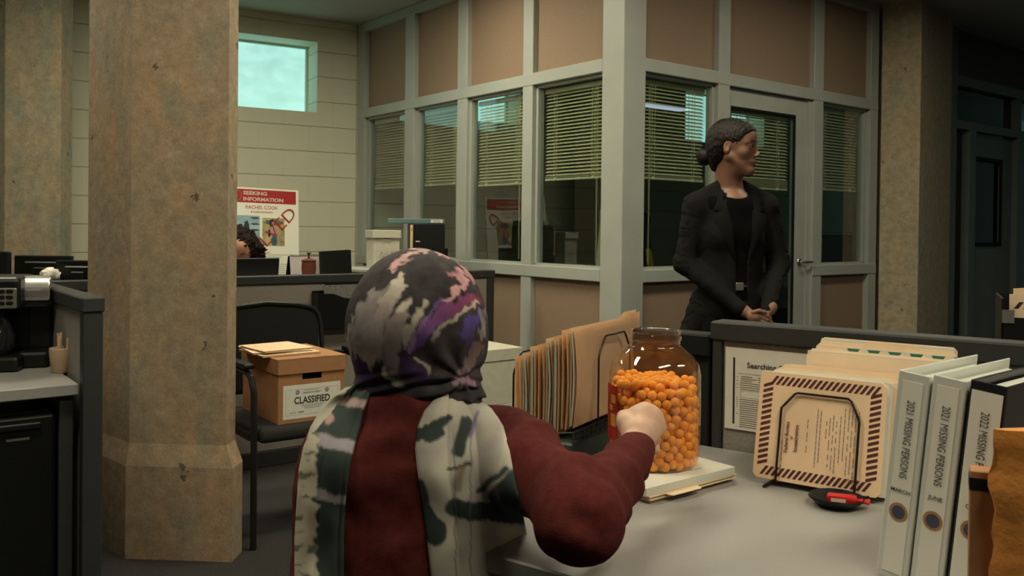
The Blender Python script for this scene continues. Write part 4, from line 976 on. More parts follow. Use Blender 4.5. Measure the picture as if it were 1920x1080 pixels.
for x in (-.262, .292):
    G(SF).tube([(x, .46, 0), (x, .46, .30), (x, .475, .60), (x, .44, .65), (x, .30, .665), (x, .05, .66), (x, .0, .645), (x, -.03, .59), (x, -.035, .3), (x, -.035, 0)], .0125, 8).build('arm_frame', mat('dark_tube', (.03, .03, .03), .3, .6), ch, True)
    G(SF).box(x - .022, x + .022, .02, .34, .672, .694, .009, seg=2).build('armrest', M_BLACK, ch, True)
    s_ = 1 if x < 0 else -1
    G(SF).box(min(x, x + s_ * .035), max(x, x + s_ * .035), .02, .44, .40, .425).build('seat_bracket', M_BLACK, ch)
    G(SF).tube([(x, .47, .55), (x + s_ * .03, .50, .55)], .009, 6).build('back_bracket', M_BLACK, ch, True)

# wall pocket with spiral notebook hung on the partition
PF3 = frame(P3 + (-dL) * .034, dR)         # -y towards the viewer
def on3(px, py):
    r = ray(px, py); n = dL; o = P3 - dL * .034; s_ = (o - Vector((0, 0, CZ))).dot(n) / r.dot(n); p = Vector((0, 0, CZ)) + r * s_; return (p - P3).dot(dR), p.z
xl, zt = on3(585, 549); xr, zb = on3(688, 610)
xr = xl + .37
t = thing('wall_pocket', 'black wall pocket hung on the long partition above the mesh chair', 'file pocket', PF3 @ Vector(((xl + xr) / 2, -.03, zb)))
g = G(PF3); g.plate([(xl, zb), (xr, zb), (xr, zt), (xr - .04, zt - .004), (xl + .24, zt - .034), (xl + .15, zt - .028), (xl + .09, zt - .004), (xl, zt)], -.075, -.070)
g.box(xl, xr, -.001, 0.001, zb, zt + .01).box(xl, xl + .004, -.075, 0, zb, zt).box(xr - .004, xr, -.075, 0, zb, zt).box(xl, xr, -.075, 0, zb, zb + .004); g.build('pocket_body', M_BLACK, t)
nb = thing('spiral_notebook', 'spiral notebook standing in the black wall pocket', 'notebook', PF3 @ Vector((xl + .2, -.05, zb + .01)))
G(PF3).box(xl + .045, xr + .02 - .03, -.055, -.045, zb + .012, zt + .040).build('pages', mat('grey_pages', (.20, .19, .175), .8, nz=(90, .25)), nb)
G(PF3).box(xl + .055, xr - .008, -.040, -.036, zb + .012, zt + .056).build('rear_cover', M_BLACK, nb)
g = G(PF3)
for i in range(20):
    x = xl + .05 + i * .0148; g.tube([(x, -.050 + .009 * math.cos(a), zt + .036 + .007 * math.sin(a)) for a in [k * math.pi / 4 for k in range(8)]], .0011, 4, closed=True)
g.build('spiral_wire', M_CHROME, nb, True)

# ================================================================== BEHIND THE LONG PARTITION
LEDGE = .93
ld = thing('ledge_desk', 'raised grey desk ledge behind the long partition', 'desk', P3 + dL * .3)
G(frame(P3, dR)).box(-1.55, .62, .045, .50, LEDGE - .03, LEDGE, .003).build('desktop', M_LAM, ld)
for x in (-1.5, -.6, .58): G(frame(P3, dR)).box(x - .02, x + .02, .06, .48, 0, LEDGE - .03).build('side_panel', M_CAPD, ld)
def at3(px, off):     # point on the vertical plane 'off' behind the partition, at ledge height
    r = ray(px, 500); o = P3 + dL * off; s_ = (o - Vector((0, 0, CZ))).dot(dL) / r.dot(dL); p = Vector((0, 0, CZ)) + r * s_; return Vector((p.x, p.y, LEDGE))
def zat(py, p): return CZ + (ray(960, py)).z * p.y
# laptop lid seen from behind
a = at3(400, .22); b = at3(521, .22); F = frame((a.x, a.y, LEDGE), (b - a)); w = (b - a).length; h = .112
t = thing('laptop', 'black laptop seen from behind in front of the curly-haired woman', 'laptop', F @ Vector((w / 2, .1, 0)))
G(F).box(0, w, 0, .22, .0005, .018, .003).build('keyboard_base', M_BLACK, t)
G(F @ Matrix.Rotation(math.radians(8), 4, 'X')).box(0, w, -.008, 0, .012, .012 + h, .004).build('screen_lid', M_BLACK, t)
# wooden lidded pot
p = at3(579, .20); PM = Matrix.Translation(p + Vector((0, 0, .0006)))
M_POT = mat('red_wood', (.13, .032, .016), .45, stretch=(1, 1, 30), nz=(14, .25), bump=(30, .4, .002))
t = thing('lidded_pot', 'turned red wooden pot with knobbed lid before the desk calendar', 'pot', p)
G(PM).lathe([(.026, 0), (.030, .004), (.0365, .03), (.040, .06), (.038, .092), (.036, .100)], seg=28).build('pot_body', M_POT, t, True)
G(PM).lathe([(.041, .1005), (.042, .106), (.034, .111), (.012, .116), (.0055, .122), (.0055, .134), (.013, .146), (.011, .149)], seg=28).build('pot_lid', M_POT, t, True)
# desk calendar
a = at3(546, .33); b = at3(606, .33); F = frame((a.x, a.y, LEDGE), (b - a)); w = (b - a).length
t = thing('desk_calendar', 'spiral-topped tent calendar standing behind the red pot', 'calendar', F @ Vector((w / 2, .04, 0)))
G(F @ Matrix.Rotation(math.radians(-10), 4, 'X')).box(0, w, 0, .002, .001, .125).build('front_leaf', mat('lilac_paper', (.48, .44, .43), .7), t)
G(F @ Matrix.Translation((0, .075, 0)) @ Matrix.Rotation(math.radians(14), 4, 'X')).box(0, w, 0, .002, .001, .128).build('rear_leaf', M_BLACKM, t)
G(F).box(0, w, .002, .074, .0005, .002).build('base_leaf', M_BLACKM, t)
g = G(F)
for i in range(14):
    x = .012 + i * (w - .024) / 13; g.tube([(x, .032 + .012 * math.cos(a_), .124 + .008 * math.sin(a_)) for a_ in [k * math.pi / 4 for k in range(8)]], .0014, 4, closed=True)
g.build('spiral_wire', M_BLACK, t, True)
# black binder standing
a = at3(605, .25); b = at3(660, .25); F = frame((a.x, a.y, LEDGE), (b - a)); w = (b - a).length
t = thing('ring_binder', 'black binder standing open-backed right of the red pot', 'binder', F @ Vector((w / 2, .03, 0)))
G(F @ Matrix.Rotation(math.radians(-3), 4, 'Y')).box(0, w, 0, .003, .002, .152).build('front_cover', M_BLACKM, t)
G(F @ Matrix.Rotation(math.radians(-3), 4, 'Y')).box(0, w, .032, .035, .002, .152).build('back_cover', M_BLACKM, t)
G(F @ Matrix.Rotation(math.radians(-3), 4, 'Y')).box(0, .003, .003, .032, .002, .152).build('spine', M_BLACKM, t)
G(F @ Matrix.Rotation(math.radians(-3), 4, 'Y')).box(.006, w - .006, .006, .028, .004, .142).build('paper_bundle', M_PAPERE, t)

# missing-person board leaning at the wall
a = PD(405, 530, 6.0); pr = PD(567, 517, 6.35); 
PO = frame((PD(562, 520, 6.30)).xy.to_3d() + Vector((0, 0, 0)), dR); W_ = .66; H_ = .92; zb = .58
PO = PO @ Matrix.Translation((-W_, 0, zb)) @ Matrix.Rotation(math.radians(-5), 4, 'X') @ Matrix.Rotation(math.radians(1.2), 4, 'Y')
t = thing('poster_board', 'white and red SEEKING INFORMATION poster board behind the curly-haired woman', 'poster', PO @ Vector((W_ / 2, 0, 0)))
M_POST = mat('poster_white', (.92, .93, .80), .6)
G(PO).box(0, W_, 0, .006, 0, H_).build('board', M_POST, t)
G(PO).box(.02, W_ - .02, -.0012, -.0002, H_ - .105, H_ - .012).build('red_banner', M_RED, t)
pu_ = PO.to_3x3() @ Vector((1, 0, 0)); pz_ = PO.to_3x3() @ Vector((0, 0, 1))
M_LET = mat('letter_cream', (.72, .62, .48), .6); M_LR = mat('letter_red', (.42, .02, .02), .6)
def pot_(nm, s_, x, z_, w_=None, h_=None, m=M_LET, bold=0.0, off=-.0016): return text(nm, s_, m, PO @ Vector((x, off, z_)), pu_, pz_, w=w_, h=h_, parent=t, bold=bold)
pot_('lettering', 'SEEKING', .337, H_ - .038, .172, .027, bold=.03); pot_('lettering', 'INFORMATION', .397, H_ - .080, .292, .027, bold=.03)
pot_('lettering', 'RACHEL COOK', .385, H_ - .136, .235, .025, M_LR); pot_('lettering', '$10,000 REWARD', .385, H_ - .170, .16, .014, M_LR)
g = G(PO); g.tube([(.195 + .042 * math.cos(a_), -.002, H_ - .058 + .042 * math.sin(a_)) for a_ in [k * math.pi / 14 for k in range(28)]], .003, 4, closed=True); g.build('seal_emblem', mat('seal_tan', (.42, .22, .10), .7), t)
def photo(x0, x1, z0, z1, kind):
    y = -.0014; m1 = mat('photo_sky', (.30, .46, .50), .6, nz=(9, .35)) if kind == 0 else mat('photo_meadow', (.42, .36, .16), .6, nz=(14, .5))
    ph = G(PO).box(x0, x1, y, -.0002, z0, z1).build('photograph', m1, t)
    Wd = x1 - x0; Hd = z1 - z0
    def blob(nm, cx_, cz_, rx, rz, m, k=0): 
        n = 18; G(PO).plate([(x0 + Wd * cx_ + rx * math.cos(i * 2 * math.pi / n) * (1 + .25 * math.sin(3 * i + k)), z0 + Hd * cz_ + rz * math.sin(i * 2 * math.pi / n) * (1 + .18 * math.sin(2 * i + k))) for i in range(n)], y - .0008 - .0002 * k, y - .0001).build(nm, m, ph)
    navy = mat('photo_navy', (.02, .045, .07), .6); skin = mat('photo_skin', (.45, .24, .16), .6); pink = mat('photo_pink', (.48, .34, .34), .6); hairm = mat('photo_hair', (.03, .012, .012), .6); bl = mat('photo_blue', (.04, .10, .20), .6)
    if kind == 0:
        for zz in (.92, .72, .52): blob('dark_stroke', .80, zz, Wd * .18, Hd * .03, navy, 1)
        blob('figure_hair', .44, .66, Wd * .11, Hd * .16, navy); blob('figure_body', .5, .28, Wd * .2, Hd * .18, bl, 1); blob('red_mark', .3, .1, Wd * .2, Hd * .07, M_LR, 2)
    else:
        blob('hills', .5, .84, Wd * .42, Hd * .10, mat('photo_hill', (.10, .15, .18), .6)); blob('figure_hair', .42, .82, Wd * .12, Hd * .14, hairm, 1); blob('figure_face', .47, .80, Wd * .06, Hd * .08, skin, 2)
        blob('figure_top', .50, .52, Wd * .16, Hd * .18, pink, 2); blob('figure_jeans', .52, .18, Wd * .14, Hd * .18, bl, 3); blob('figure_arm', .30, .45, Wd * .06, Hd * .14, hairm, 3)
photo(.20, .368, H_ - .405, H_ - .196, 0); photo(.388, .552, H_ - .405, H_ - .208, 1)
cpos = PO @ Vector((.435, -.0045, H_ - .335)); rot = Matrix.Rotation(math.radians(-46), 3, PO.to_3x3() @ Vector((0, 1, 0)))
text('stamp_lettering', 'SOLVED', M_LR, cpos, rot @ pu_, rot @ pz_, w=.52, h=.085, parent=t, bold=-.01)
pot_('lettering', 'REMARKS', .40, H_ - .455, .09, .013, M_LR); pot_('lettering', 'DETAILS', .40, H_ - .52, .09, .013, M_LR)
g = G(PO); L_ = []
for i, (zz, x1) in enumerate([(.472, .62), (.486, .53)] + [(.537 + .014 * k, .62 - .03 * (k % 3)) for k in range(9)]): L_.append((.06, x1, H_ - zz, H_ - zz + .004))
g.rects(L_, -.0012); g.build('fine_print', mat('print_grey', (.42, .41, .36), .8), t)
# stand for the board: low cabinet
lc_ = PO @ Vector((.33, .1, 0)); LCF = frame((lc_.x, lc_.y, 0), dR)
t = thing('low_cabinet', 'low grey cabinet carrying the poster board', 'cabinet', LCF.translation)
G(LCF).box(-.5, .5, -.14, .25, 0, .575, .004).build('cabinet_body', M_LAM, t)
for x in (-.49, .01): G(LCF).box(x, x + .48, -.156, -.142, .04, .56, .003).build('cabinet_door', M_LAM, t)

# grey steel shelf with white and black boxes
s0 = PD(672, 505, 5.55); SH = frame((PD(676, 500, 5.35)).xy.to_3d(), dR)
ZS = .965
t = thing('steel_cabinet', 'grey steel cabinet under the white and black file boxes', 'cabinet', SH @ Vector((.35, .2, 0)))
G(SH).box(0, .78, .0, .38, 0, ZS - .02, .004).build('cabinet_body', M_FRAMED, t); G(SH).box(-.01, .79, -.01, .39, ZS - .02, ZS, .003).build('cabinet_top', M_FRAME, t)
for k in range(3): G(SH).box(.01, .77, -.014, 0, .06 + k * .3, .34 + k * .3, .003).build('drawer_front', M_FRAMED, t)
wb0 = SH @ Vector((.115, .05, ZS + .0006)); WBX = frame(wb0, (.93, .37, 0))
t = thing('white_records_box', 'white lidded records box labelled CLASSIFIED on the steel cabinet', 'box', wb0)
w_, d_, h_ = .165, .20, .235
g = G(WBX); g.box(0, w_, .003, d_, 0, h_ - .05).box(0, w_ / 2 - .025, 0, d_, h_ - .06, h_).box(w_ / 2 + .025, w_, 0, d_, h_ - .06, h_).box(0, w_, 0, .003, 0, h_ - .085).box(0, w_ / 2 - .025, 0, .003, h_ - .085, h_ - .05).box(w_ / 2 + .025, w_, 0, .003, h_ - .085, h_ - .05)
g.build('box_body', M_WCARD, t); G(WBX).box(w_ / 2 - .025, w_ / 2 + .025, .0031, .006, h_ - .085, h_ - .06).build('hand_hole', M_BLACKM, t)
G(WBX).box(-.009, w_ + .009, -.009, d_ + .009, h_ - .045, h_ + .004, .002).build('lid', M_WCARD, t)
wu = WBX.to_3x3() @ Vector((1, 0, 0))
g = G(WBX); g.rects([(.02, .145, .022, .0232), (.02, .145, .108, .1092), (.02, .0212, .022, .108), (.1438, .145, .022, .108)] + [(.045, .12, .058 - .004 * i, .0592 - .004 * i) for i in range(3)] + [(.03, .075, .035, .037), (.09, .125, .035, .037), (.045, .055, .09, .1), (.112, .122, .09, .1), (.065, .10, .088, .090), (.065, .10, .094, .096)], -.0006); g.build('fine_print', M_INKG, t)
text('lettering', 'CLASSIFIED', M_INKG, WBX @ Vector((w_ / 2, -.0008, .074)), wu, (0, 0, 1), w=.095, h=.018, parent=t, bold=.01)
kb0 = SH @ Vector((.355, .02, ZS + .0006)); KBX = frame(kb0, (.985, .17, 0))
t = thing('box_file', 'black box file with cream spine label beside the white records box', 'box file', kb0)
G(KBX).box(0, .225, 0, .24, 0, .282, .003).build('file_body', M_BLACK, t)
G(KBX).box(.004, .022, -.001, -.0001, .065, .275).build('spine_label', mat('cream_label', (.66, .52, .34), .6), t)
G(KBX).plate([(.013 + .006 * math.cos(a), .245 + .010 * math.sin(a)) for a in [k * math.pi / 6 for k in range(12)]], -.0016, -.0011).build('seal_emblem', mat('seal_tan', (.42, .22, .10), .7), t)
g = G(KBX); g.rects([(.040 + .007 * i, .0455 + .007 * i, .166, .174) for i in range(4)], -.0006); g.build('small_marks', M_PAPER, t)
f2 = SH @ Vector((.30, .02, ZS)); 
t = thing('box_file', 'flat teal box file lying on top of the black one', 'box file', KBX @ Vector((.1, .1, .265)))
FB = KBX @ Matrix.Translation((-.135, .0, .2832))
G(FB).box(0, .36, .004, .235, 0, .031, .003).build('file_body', mat('teal_board', (.10, .18, .18), .5), t)
G(FB).box(.27, .345, -.0, .0035, .006, .026).build('spine_label', M_PAPER, t)
text('lettering', '33326', M_INK, FB @ Vector((.307, -.0003, .016)), KBX.to_3x3() @ Vector((1, 0, 0)), (0, 0, 1), w=.045, parent=t)
# small white booklet by the office sill
q0 = SH @ Vector((.63, .14, ZS + .001)); QF = frame(q0, dR)
t = thing('booklet_holder', 'black holder with a white booklet at the right end of the steel cabinet', 'holder', q0)
G(QF).box(0, .10, 0, .06, 0, .12, .003).build('holder_body', M_BLACK, t); G(QF).box(-.012, .0, -.005, .05, 0, .115).build('booklet', M_PAPER, t)

# two white banker boxes stacked on the floor by the office wall
rc = PD(980, 650, 4.78); BB = frame((rc.x, rc.y, 0), dR)
for k, lb in enumerate(('pale grey lidded storage box, the lower of the stack by the office wall', 'pale grey lidded storage box, the upper of the stack by the office wall')):
    z0 = k * .268; t = thing('storage_box', lb, 'box', BB @ Vector((-.18, .2, z0)), 'storage boxes stacked by the office wall')
    hh = .225 if k else .225; tp_ = .555 if k else .27
    if k: z0 = .283; hh = rc.z - z0 - .02
    else: z0 = .001; hh = .262
    G(BB).box(-.37, -.006, .006, .35, z0, z0 + hh, .002).build('box_body', M_WCARD, t); G(BB).box(-.376, 0, 0, .356, z0 + hh - .045, z0 + hh + .018, .002).build('lid', M_WCARD, t)
# dark panel that closes the aisle beside the office wall is the partition end; coats inside the office are added in place of glass reflections
def coat(px, Y, zt, m, label, stripe=False):
    c = PD(px, 500, Y); t = thing('added_coat', label, 'coat', (c.x, c.y, zt)); c.z = 0
    pr = [C_((c.x - .09, c.y, zt - .06), (c.x + .09, c.y, zt - .06), .045, .045), C_((c.x, c.y, zt - .1), (c.x, c.y, zt - .75), .09, .13, k=.08), C_((c.x - .09, c.y, zt - .08), (c.x - .125, c.y, zt - .6), .04, .045, k=.02), C_((c.x + .09, c.y, zt - .08), (c.x + .125, c.y, zt - .6), .04, .045, k=.02)]
    V, Fc = sdf(pr, (c.x - .35, c.y - .25, zt - 1.0), (c.x + .35, c.y + .25, zt + .05), .018); V += (np.sin(V[:, 0] * 70) * .006)[:, None] * np.array([0, 1, 0])
    link('coat_body', vf_mesh('coat_body', V, Fc), m, t, True)
    if stripe: G(frame((c.x, c.y - .185, 0), (1, 0, 0))).plate([(.09, zt - .26), (.12, zt - .26), (.17, zt - .48), (.11, zt - .48)], .06, .08).build('yellow_stripe', mat('yellow_band', (.62, .36, .02), .6), t)
    st = thing('added_coat_stand', 'added slim dark stand carrying ' + label.split(' hanging')[0], 'coat stand', (c.x, c.y, 0)); G(Matrix.Translation(c)).lathe([(.16, 0), (.16, .02), (.02, .03), (.016, .05), (.016, zt + .06), (.02, zt + .08)], seg=16).build('stand_pole', M_BLACK, st, True)
    return t
coat(1162, 5.62, 1.39, mat('cream_cloth', (.46, .40, .27), .9), 'added cream coat hanging inside the office, in place of a reflection left of the corner post')
coat(1181, 6.0, 1.36, mat('black_cloth', (.012, .012, .014), .9), 'added black jacket with yellow stripe hanging inside the office, in place of a reflection right of the corner post', True)
# desk inside the office, seen through the right pane
q = PD(1590, 440, 8.6); OD = frame((q.x, q.y, 0), (.9, .436, 0))
t = thing('desk', 'dark desk inside the glass office seen through its right pane', 'desk', OD.translation); G(OD).box(-.9, .12, -.3, .3, .71, .74).build('desktop', M_LAM, t)
for x in (-.88, .10): G(OD).box(x - .02, x + .02, -.28, .28, 0, .71).build('side_panel', M_CAPD, t)
t = thing('monitor', 'dark monitor on the desk inside the glass office', 'monitor', OD @ Vector((-.1, 0, .74))); G(OD).box(-.35, .15, -.02, .02, .90, 1.2, .005).build('rear_shell', M_BLACK, t); G(OD).box(-.16, -.04, -.08, .08, .7405, .76).build('stand_base', M_BLACK, t); G(OD).box(-.12, -.08, .0, .03, .755, 1.0).build('stand_post', M_BLACK, t)
# ================================================================== PEOPLE
M_SKIN = mat('skin', (.5, .3, .2), .5, vcol=True, sss=.12, nz=(90, .05))
M_CLOTHV = mat('printed_scarf', (.5, .5, .5), .75, vcol=True, spec=.2, bump=(260, .15, .001))
M_SWEAT = mat('maroon_knit', (.088, .017, .015), .95, nz=(70, .18), bump=(420, .5, .0015), spec=.12)
M_BLAZ = mat('charcoal_suiting', (.0085, .0083, .0078), .9, nz=(120, .12), bump=(600, .25, .001), spec=.15)
M_SHIRT = mat('black_shirt', (.003, .003, .0035), .95, spec=.1)
M_EYEW = mat('eye_white', (.20, .165, .145), .3); M_IRIS = mat('eye_dark', (.02, .012, .008), .12)

def head_prims(T, s, jaw=1.0):
    """T: 4x4 head frame (x right, y facing, z up), s: scale"""
    R = T.to_3x3(); p = lambda x, y, z: T @ Vector((x * s, y * s, z * s)); e = lambda c, r, k=.012, op='u': E_(p(*c), tuple(v * s for v in r), R, op, k * s)
    c = lambda a, b, ra, rb_, k=.01, op='u': C_(p(*a), p(*b), ra * s, rb_ * s, op, k * s)
    L = [e((0, -.018, .032), (.073, .090, .083)), e((0, .030, .028), (.064, .056, .066), .03), e((0, .038, -.038), (.052, .050, .072), .03), e((0, .058, .045), (.045, .030, .040), .03)]
    for q in (-1, 1):
        L += [c((q * .052, .002, -.040), (q * .014, .068, -.094), .017, .014, .02), e((q * .040, .052, -.022), (.020, .020, .020), .02), c((q * .010, .084, .022), (q * .046, .066, .022), .0085, .008, .012)]
    L += [e((0, .072, -.096), (.019, .017, .015), .015), c((0, .02, -.09), (0, .06, -.10), .03, .018, .03)]
    for q in (-1, 1): L.append(e((q * .031, .094, .004), (.016, .013, .010), .008, 's'))
    for q in (-1, 1): L.append(e((q * .031, .0745, .003), (.0145, .0115, .0120), .003)); L.append(c((q * .020, .086, .0105), (q * .044, .077, .0085), .0025, .0025, .004))
    L += [c((0, .084, .012), (0, .1025, -.026), .0062, .0072, .012), e((0, .1045, -.029), (.0080, .0080, .0074), .009), e((.0105, .098, -.034), (.0065, .0085, .006), .006), e((-.0105, .098, -.034), (.0065, .0085, .006), .006)]
    L += [e((0, .080, -.058), (.024, .014, .016), .012), e((0, .0925, -.0555), (.016, .0068, .0048), .004), e((0, .0905, -.0655), (.014, .0072, .0058), .004), e((0, .101, -.0602), (.015, .0055, .0008), .002, 's')]
    for q in (-1, 1):
        L += [e((q * .071, -.010, -.004), (.009, .0145, .027), .006), e((q * .079, -.006, .002), (.006, .008, .016), .005, 's')]
    return L
def face_cols(V, T, s, base, lip=(.26, .075, .065)):
    Ti = np.array(T.inverted()); L = (V @ Ti[:3, :3].T + Ti[:3, 3]) / s; c = np.tile(np.array(base), (len(V), 1))
    d = ((L[:, 0] / .016) ** 2 + ((L[:, 1] - .095) / .014) ** 2 + ((L[:, 2] + .0605) / .0105) ** 2); w = np.clip(1.6 - d, 0, 1)[:, None]; c = c * (1 - w) + np.array(lip) * w
    for q in (-1, 1):
        d = ((L[:, 0] - q * .042) / .02) ** 2 + ((L[:, 1] - .06) / .03) ** 2 + ((L[:, 2] + .028) / .018) ** 2; w = .25 * np.clip(1 - d, 0, 1)[:, None]; c = c * (1 - w) + np.array((base[0] * 1.0, base[1] * .72, base[2] * .7)) * w
    return c
def eyes(T, s, t, closed=False):
    for q in (-1, 1):
        c = T @ Vector((q * .031 * s, .0765 * s, .003 * s)); R4 = T.to_3x3().to_4x4(); M4 = Matrix.Translation(c) @ R4
        if not closed:
            bm = bmesh.new(); bmesh.ops.create_uvsphere(bm, u_segments=20, v_segments=14, radius=.0118 * s); bm.transform(M4); me = bpy.data.meshes.new('eye'); bm.to_mesh(me); bm.free(); e = link('eye', me, M_EYEW, t, 'all')
            bm = bmesh.new(); bmesh.ops.create_uvsphere(bm, u_segments=16, v_segments=10, radius=.0058 * s); bm.transform(M4 @ Matrix.Translation((0, .0075 * s, 0))); me = bpy.data.meshes.new('iris'); bm.to_mesh(me); bm.free(); me.transform(Matrix.Translation(-wloc(e))); ir = bpy.data.objects.new('iris', me); COL.objects.link(ir); me.materials.append(M_IRIS); ir.parent = e; e_ = e
        P_ = [T @ (Vector(v) * s) for v in ((q * .014, .0935, .024), (q * .026, .0925, .0285), (q * .038, .0835, .0285), (q * .050, .070, .024))]
        G().tube(P_, [.0022 * s, .0032 * s, .0028 * s, .0012 * s], 6).build('eyebrow', M_HAIR, t, True)
        P_ = [T @ (Vector(v) * s) for v in ((q * .018, .0865, .0035 if not closed else -.002), (q * .026, .0895, .0075 if not closed else -.004), (q * .036, .0875, .008 if not closed else -.004), (q * .046, .078, .0045 if not closed else -.001))]
        G().tube(P_, [.0008 * s, .0014 * s, .0014 * s, .0008 * s], 5).build('eyelashes', M_HAIR, t, True)

# ------------------------------------------------------------------ the standing woman in the charcoal suit
SWY = 4.0; SX = 1.005
woman = thing('person', 'standing woman in a charcoal suit, dark hair in a bun, hands clasped', 'person', (SX, SWY, 0))
hf = Vector((.86, -.51, -.0)).normalized(); hr = hf.cross(Vector((0, 0, 1)))
hs = 1.06
HC = Vector((1.003, SWY, 1.600))
TH = Matrix(((hr.x, hf.x, 0, HC.x), (hr.y, hf.y, 0, HC.y), (hr.z, hf.z, 1, HC.z), (0, 0, 0, 1))) @ Matrix.Rotation(math.radians(-2), 4, 'X')
bf = Vector((.10, -.995, 0)).normalized(); br_ = Vector((-bf.y, bf.x, 0)) * -1      # br_ : her right-hand side on the photo's left
br_ = bf.cross(Vector((0, 0, 1)))
TB_ = Matrix(((br_.x, bf.x, 0, SX), (br_.y, bf.y, 0, SWY + .02), (0, 0, 1, 0), (0, 0, 0, 1)))   # body frame: x her right, y forward
B = lambda x, y, z: TB_ @ Vector((x, y, z))
RB = TB_.to_3x3()
skin1 = (.225, .112, .072)
neck = [C_(B(-.0, -.030, 1.38), TH @ Vector((0, -.022, -.045)), .053, .047, k=.03), C_(TH @ Vector((0, -.04, -.03)), B(0, -.05, 1.42), .045, .06, k=.03), C_(B(-.05, -.01, 1.365), B(.05, -.01, 1.365), .040, .040, k=.04), E_(B(0, .030, 1.35), (.07, .045, .05), RB, k=.03)]
Vh, Fh = sdf(head_prims(TH, hs) + neck, (SX - .2, SWY - .2, 1.26), (SX + .25, SWY + .2, 1.78), .0034)
# clasped hands and forearms inside the sleeves
HP = PD(1424, 594, SWY - .20)           # where the hands meet
def finger(pts, r0, r1, k=.003): return [C_(pts[i], pts[i + 1], r0 + (r1 - r0) * i / (len(pts) - 1), r0 + (r1 - r0) * (i + 1) / (len(pts) - 1), k=k) for i in range(len(pts) - 1)]
hp = []
wr = HP + Vector((-.060, .030, .022)); wl = HP + Vector((.060, .045, .030))
hp += [C_(wr + Vector((-.05, .03, .04)), wr, .024, .023, k=.01), C_(wr, HP + Vector((-.018, -.005, -.002)), .022, .019, k=.02), E_(HP + Vector((-.020, -.004, -.004)), (.033, .017, .027), k=.015)]
hp += [C_(wl + Vector((.01, .01, .01)), wl, .022, .022, k=.01), C_(wl, HP + Vector((.02, .02, -.01)), .022, .02, k=.02), E_(HP + Vector((.016, .018, -.014)), (.03, .015, .026), k=.012)]
for i in range(4):
    z = .016 - i * .0165; l = (.046, .052, .050, .040)[i]
    hp += finger([HP + Vector((.004, -.014, z)), HP + Vector((.004 + l * .45, -.020, z - .010)), HP + Vector((.004 + l * .85, -.010, z - .022)), HP + Vector((.006 + l * .8, .008, z - .028))], .0092, .0072)
hp += finger([HP + Vector((-.03, -.012, .02)), HP + Vector((-.008, -.022, .028)), HP + Vector((.018, -.024, .022))], .0105, .008)
Vp, Fp_ = sdf(hp, HP - Vector((.14, .10, .12)), HP + Vector((.16, .13, .13)), .003)
# torso and legs (below the clothes)
core = [C_(B(0, -.01, 1.33), B(0, 0, 1.15), .06, .07, k=.02), C_(B(0, 0, 1.15), B(0, 0, 1.0), .07, .06, k=.02), C_(B(0, 0, 1.0), B(0, 0, .86), .06, .07, k=.02)]
for q in (-1, 1): core += [C_(B(q * .08, 0, .85), B(q * .085, 0, .48), .078, .052, k=.03), C_(B(q * .085, 0, .48), B(q * .09, -.01, .09), .05, .034, k=.02), C_(B(q * .09, -.02, .045), B(q * .095, .10, .035), .035, .03, k=.02)]
Vc, Fc = sdf(core, (SX - .3, SWY - .3, -.01), (SX + .3, SWY + .3, 1.40), .014)
V, Fx = join_sdf([(Vh, Fh), (Vp, Fp_), (Vc, Fc)])
link('body', vf_mesh('body', V, Fx, face_cols(V, TH, hs, skin1)), M_SKIN, woman, 'all')
eyes(TH, hs, woman)
# hair
hpz = lambda x, y, z: TH @ Vector((x * hs, y * hs, z * hs)); RH = TH.to_3x3()
hair = [E_(hpz(0, -.022, .038), tuple(v * hs for v in (.081, .099, .090)), RH), E_(hpz(0, .034, .046), tuple(v * hs for v in (.071, .061, .066)), RH, k=.02), E_(hpz(0, -.055, -.01), tuple(v * hs for v in (.064, .060, .070)), RH, k=.03), C_(hpz(.0, -.06, -.04), hpz(.0, -.075, -.075), .045, .028, k=.03)]
def hairline(x, y, z, f):
    Ti = np.array(TH.inverted()); X_ = Ti[0, 0] * x + Ti[0, 1] * y + Ti[0, 2] * z + Ti[0, 3]; Y_ = Ti[1, 0] * x + Ti[1, 1] * y + Ti[1, 2] * z + Ti[1, 3]; Z_ = Ti[2, 0] * x + Ti[2, 1] * y + Ti[2, 2] * z + Ti[2, 3]
    X_, Y_, Z_ = X_ / hs, Y_ / hs, Z_ / hs
    # keep hair behind a line from forehead top back to the ear and nape
    lim_ = np.where(Z_ > .0, .034 + .62 * Z_ - .12 * np.clip(Z_ - .075, 0, 1), -.010 + .35 * Z_ + .022 + .022 * np.clip(1 + Z_ / .014, 0, 1))
    lim_ = lim_ + .010 * np.cos(X_ * 30)
    cut = (Y_ - lim_)
    ear = .024 - np.sqrt(((np.abs(X_) - .078) / 1.2) ** 2 + (Y_ + .004) ** 2 + ((Z_ + .004) / 1.25) ** 2)
    return np.maximum(cut, ear).astype(np.float32)
hair.append(F_(hairline)); 
hair2 = [E_(hpz(0.0, -.128, -.040), (.036, .032, .037), k=.012), E_(hpz(.014, -.140, -.028), (.022, .018, .022), k=.010), E_(hpz(-.012, -.142, -.052), (.021, .018, .020), k=.010), C_(hpz(0, -.10, -.03), hpz(0, -.12, -.038), .03, .03, k=.02)]
V1, F1 = sdf(hair, (SX - .2, SWY - .2, 1.44), (SX + .2, SWY + .2, 1.76), .0034)
V1 = smooth_v(V1, F1, 3)
V2, F2_ = sdf(hair2, (SX - .25, SWY - .2, 1.44), (SX + .2, SWY + .25, 1.76), .0034)
V, Fx = join_sdf([(V1, F1), (V2, F2_)]); 
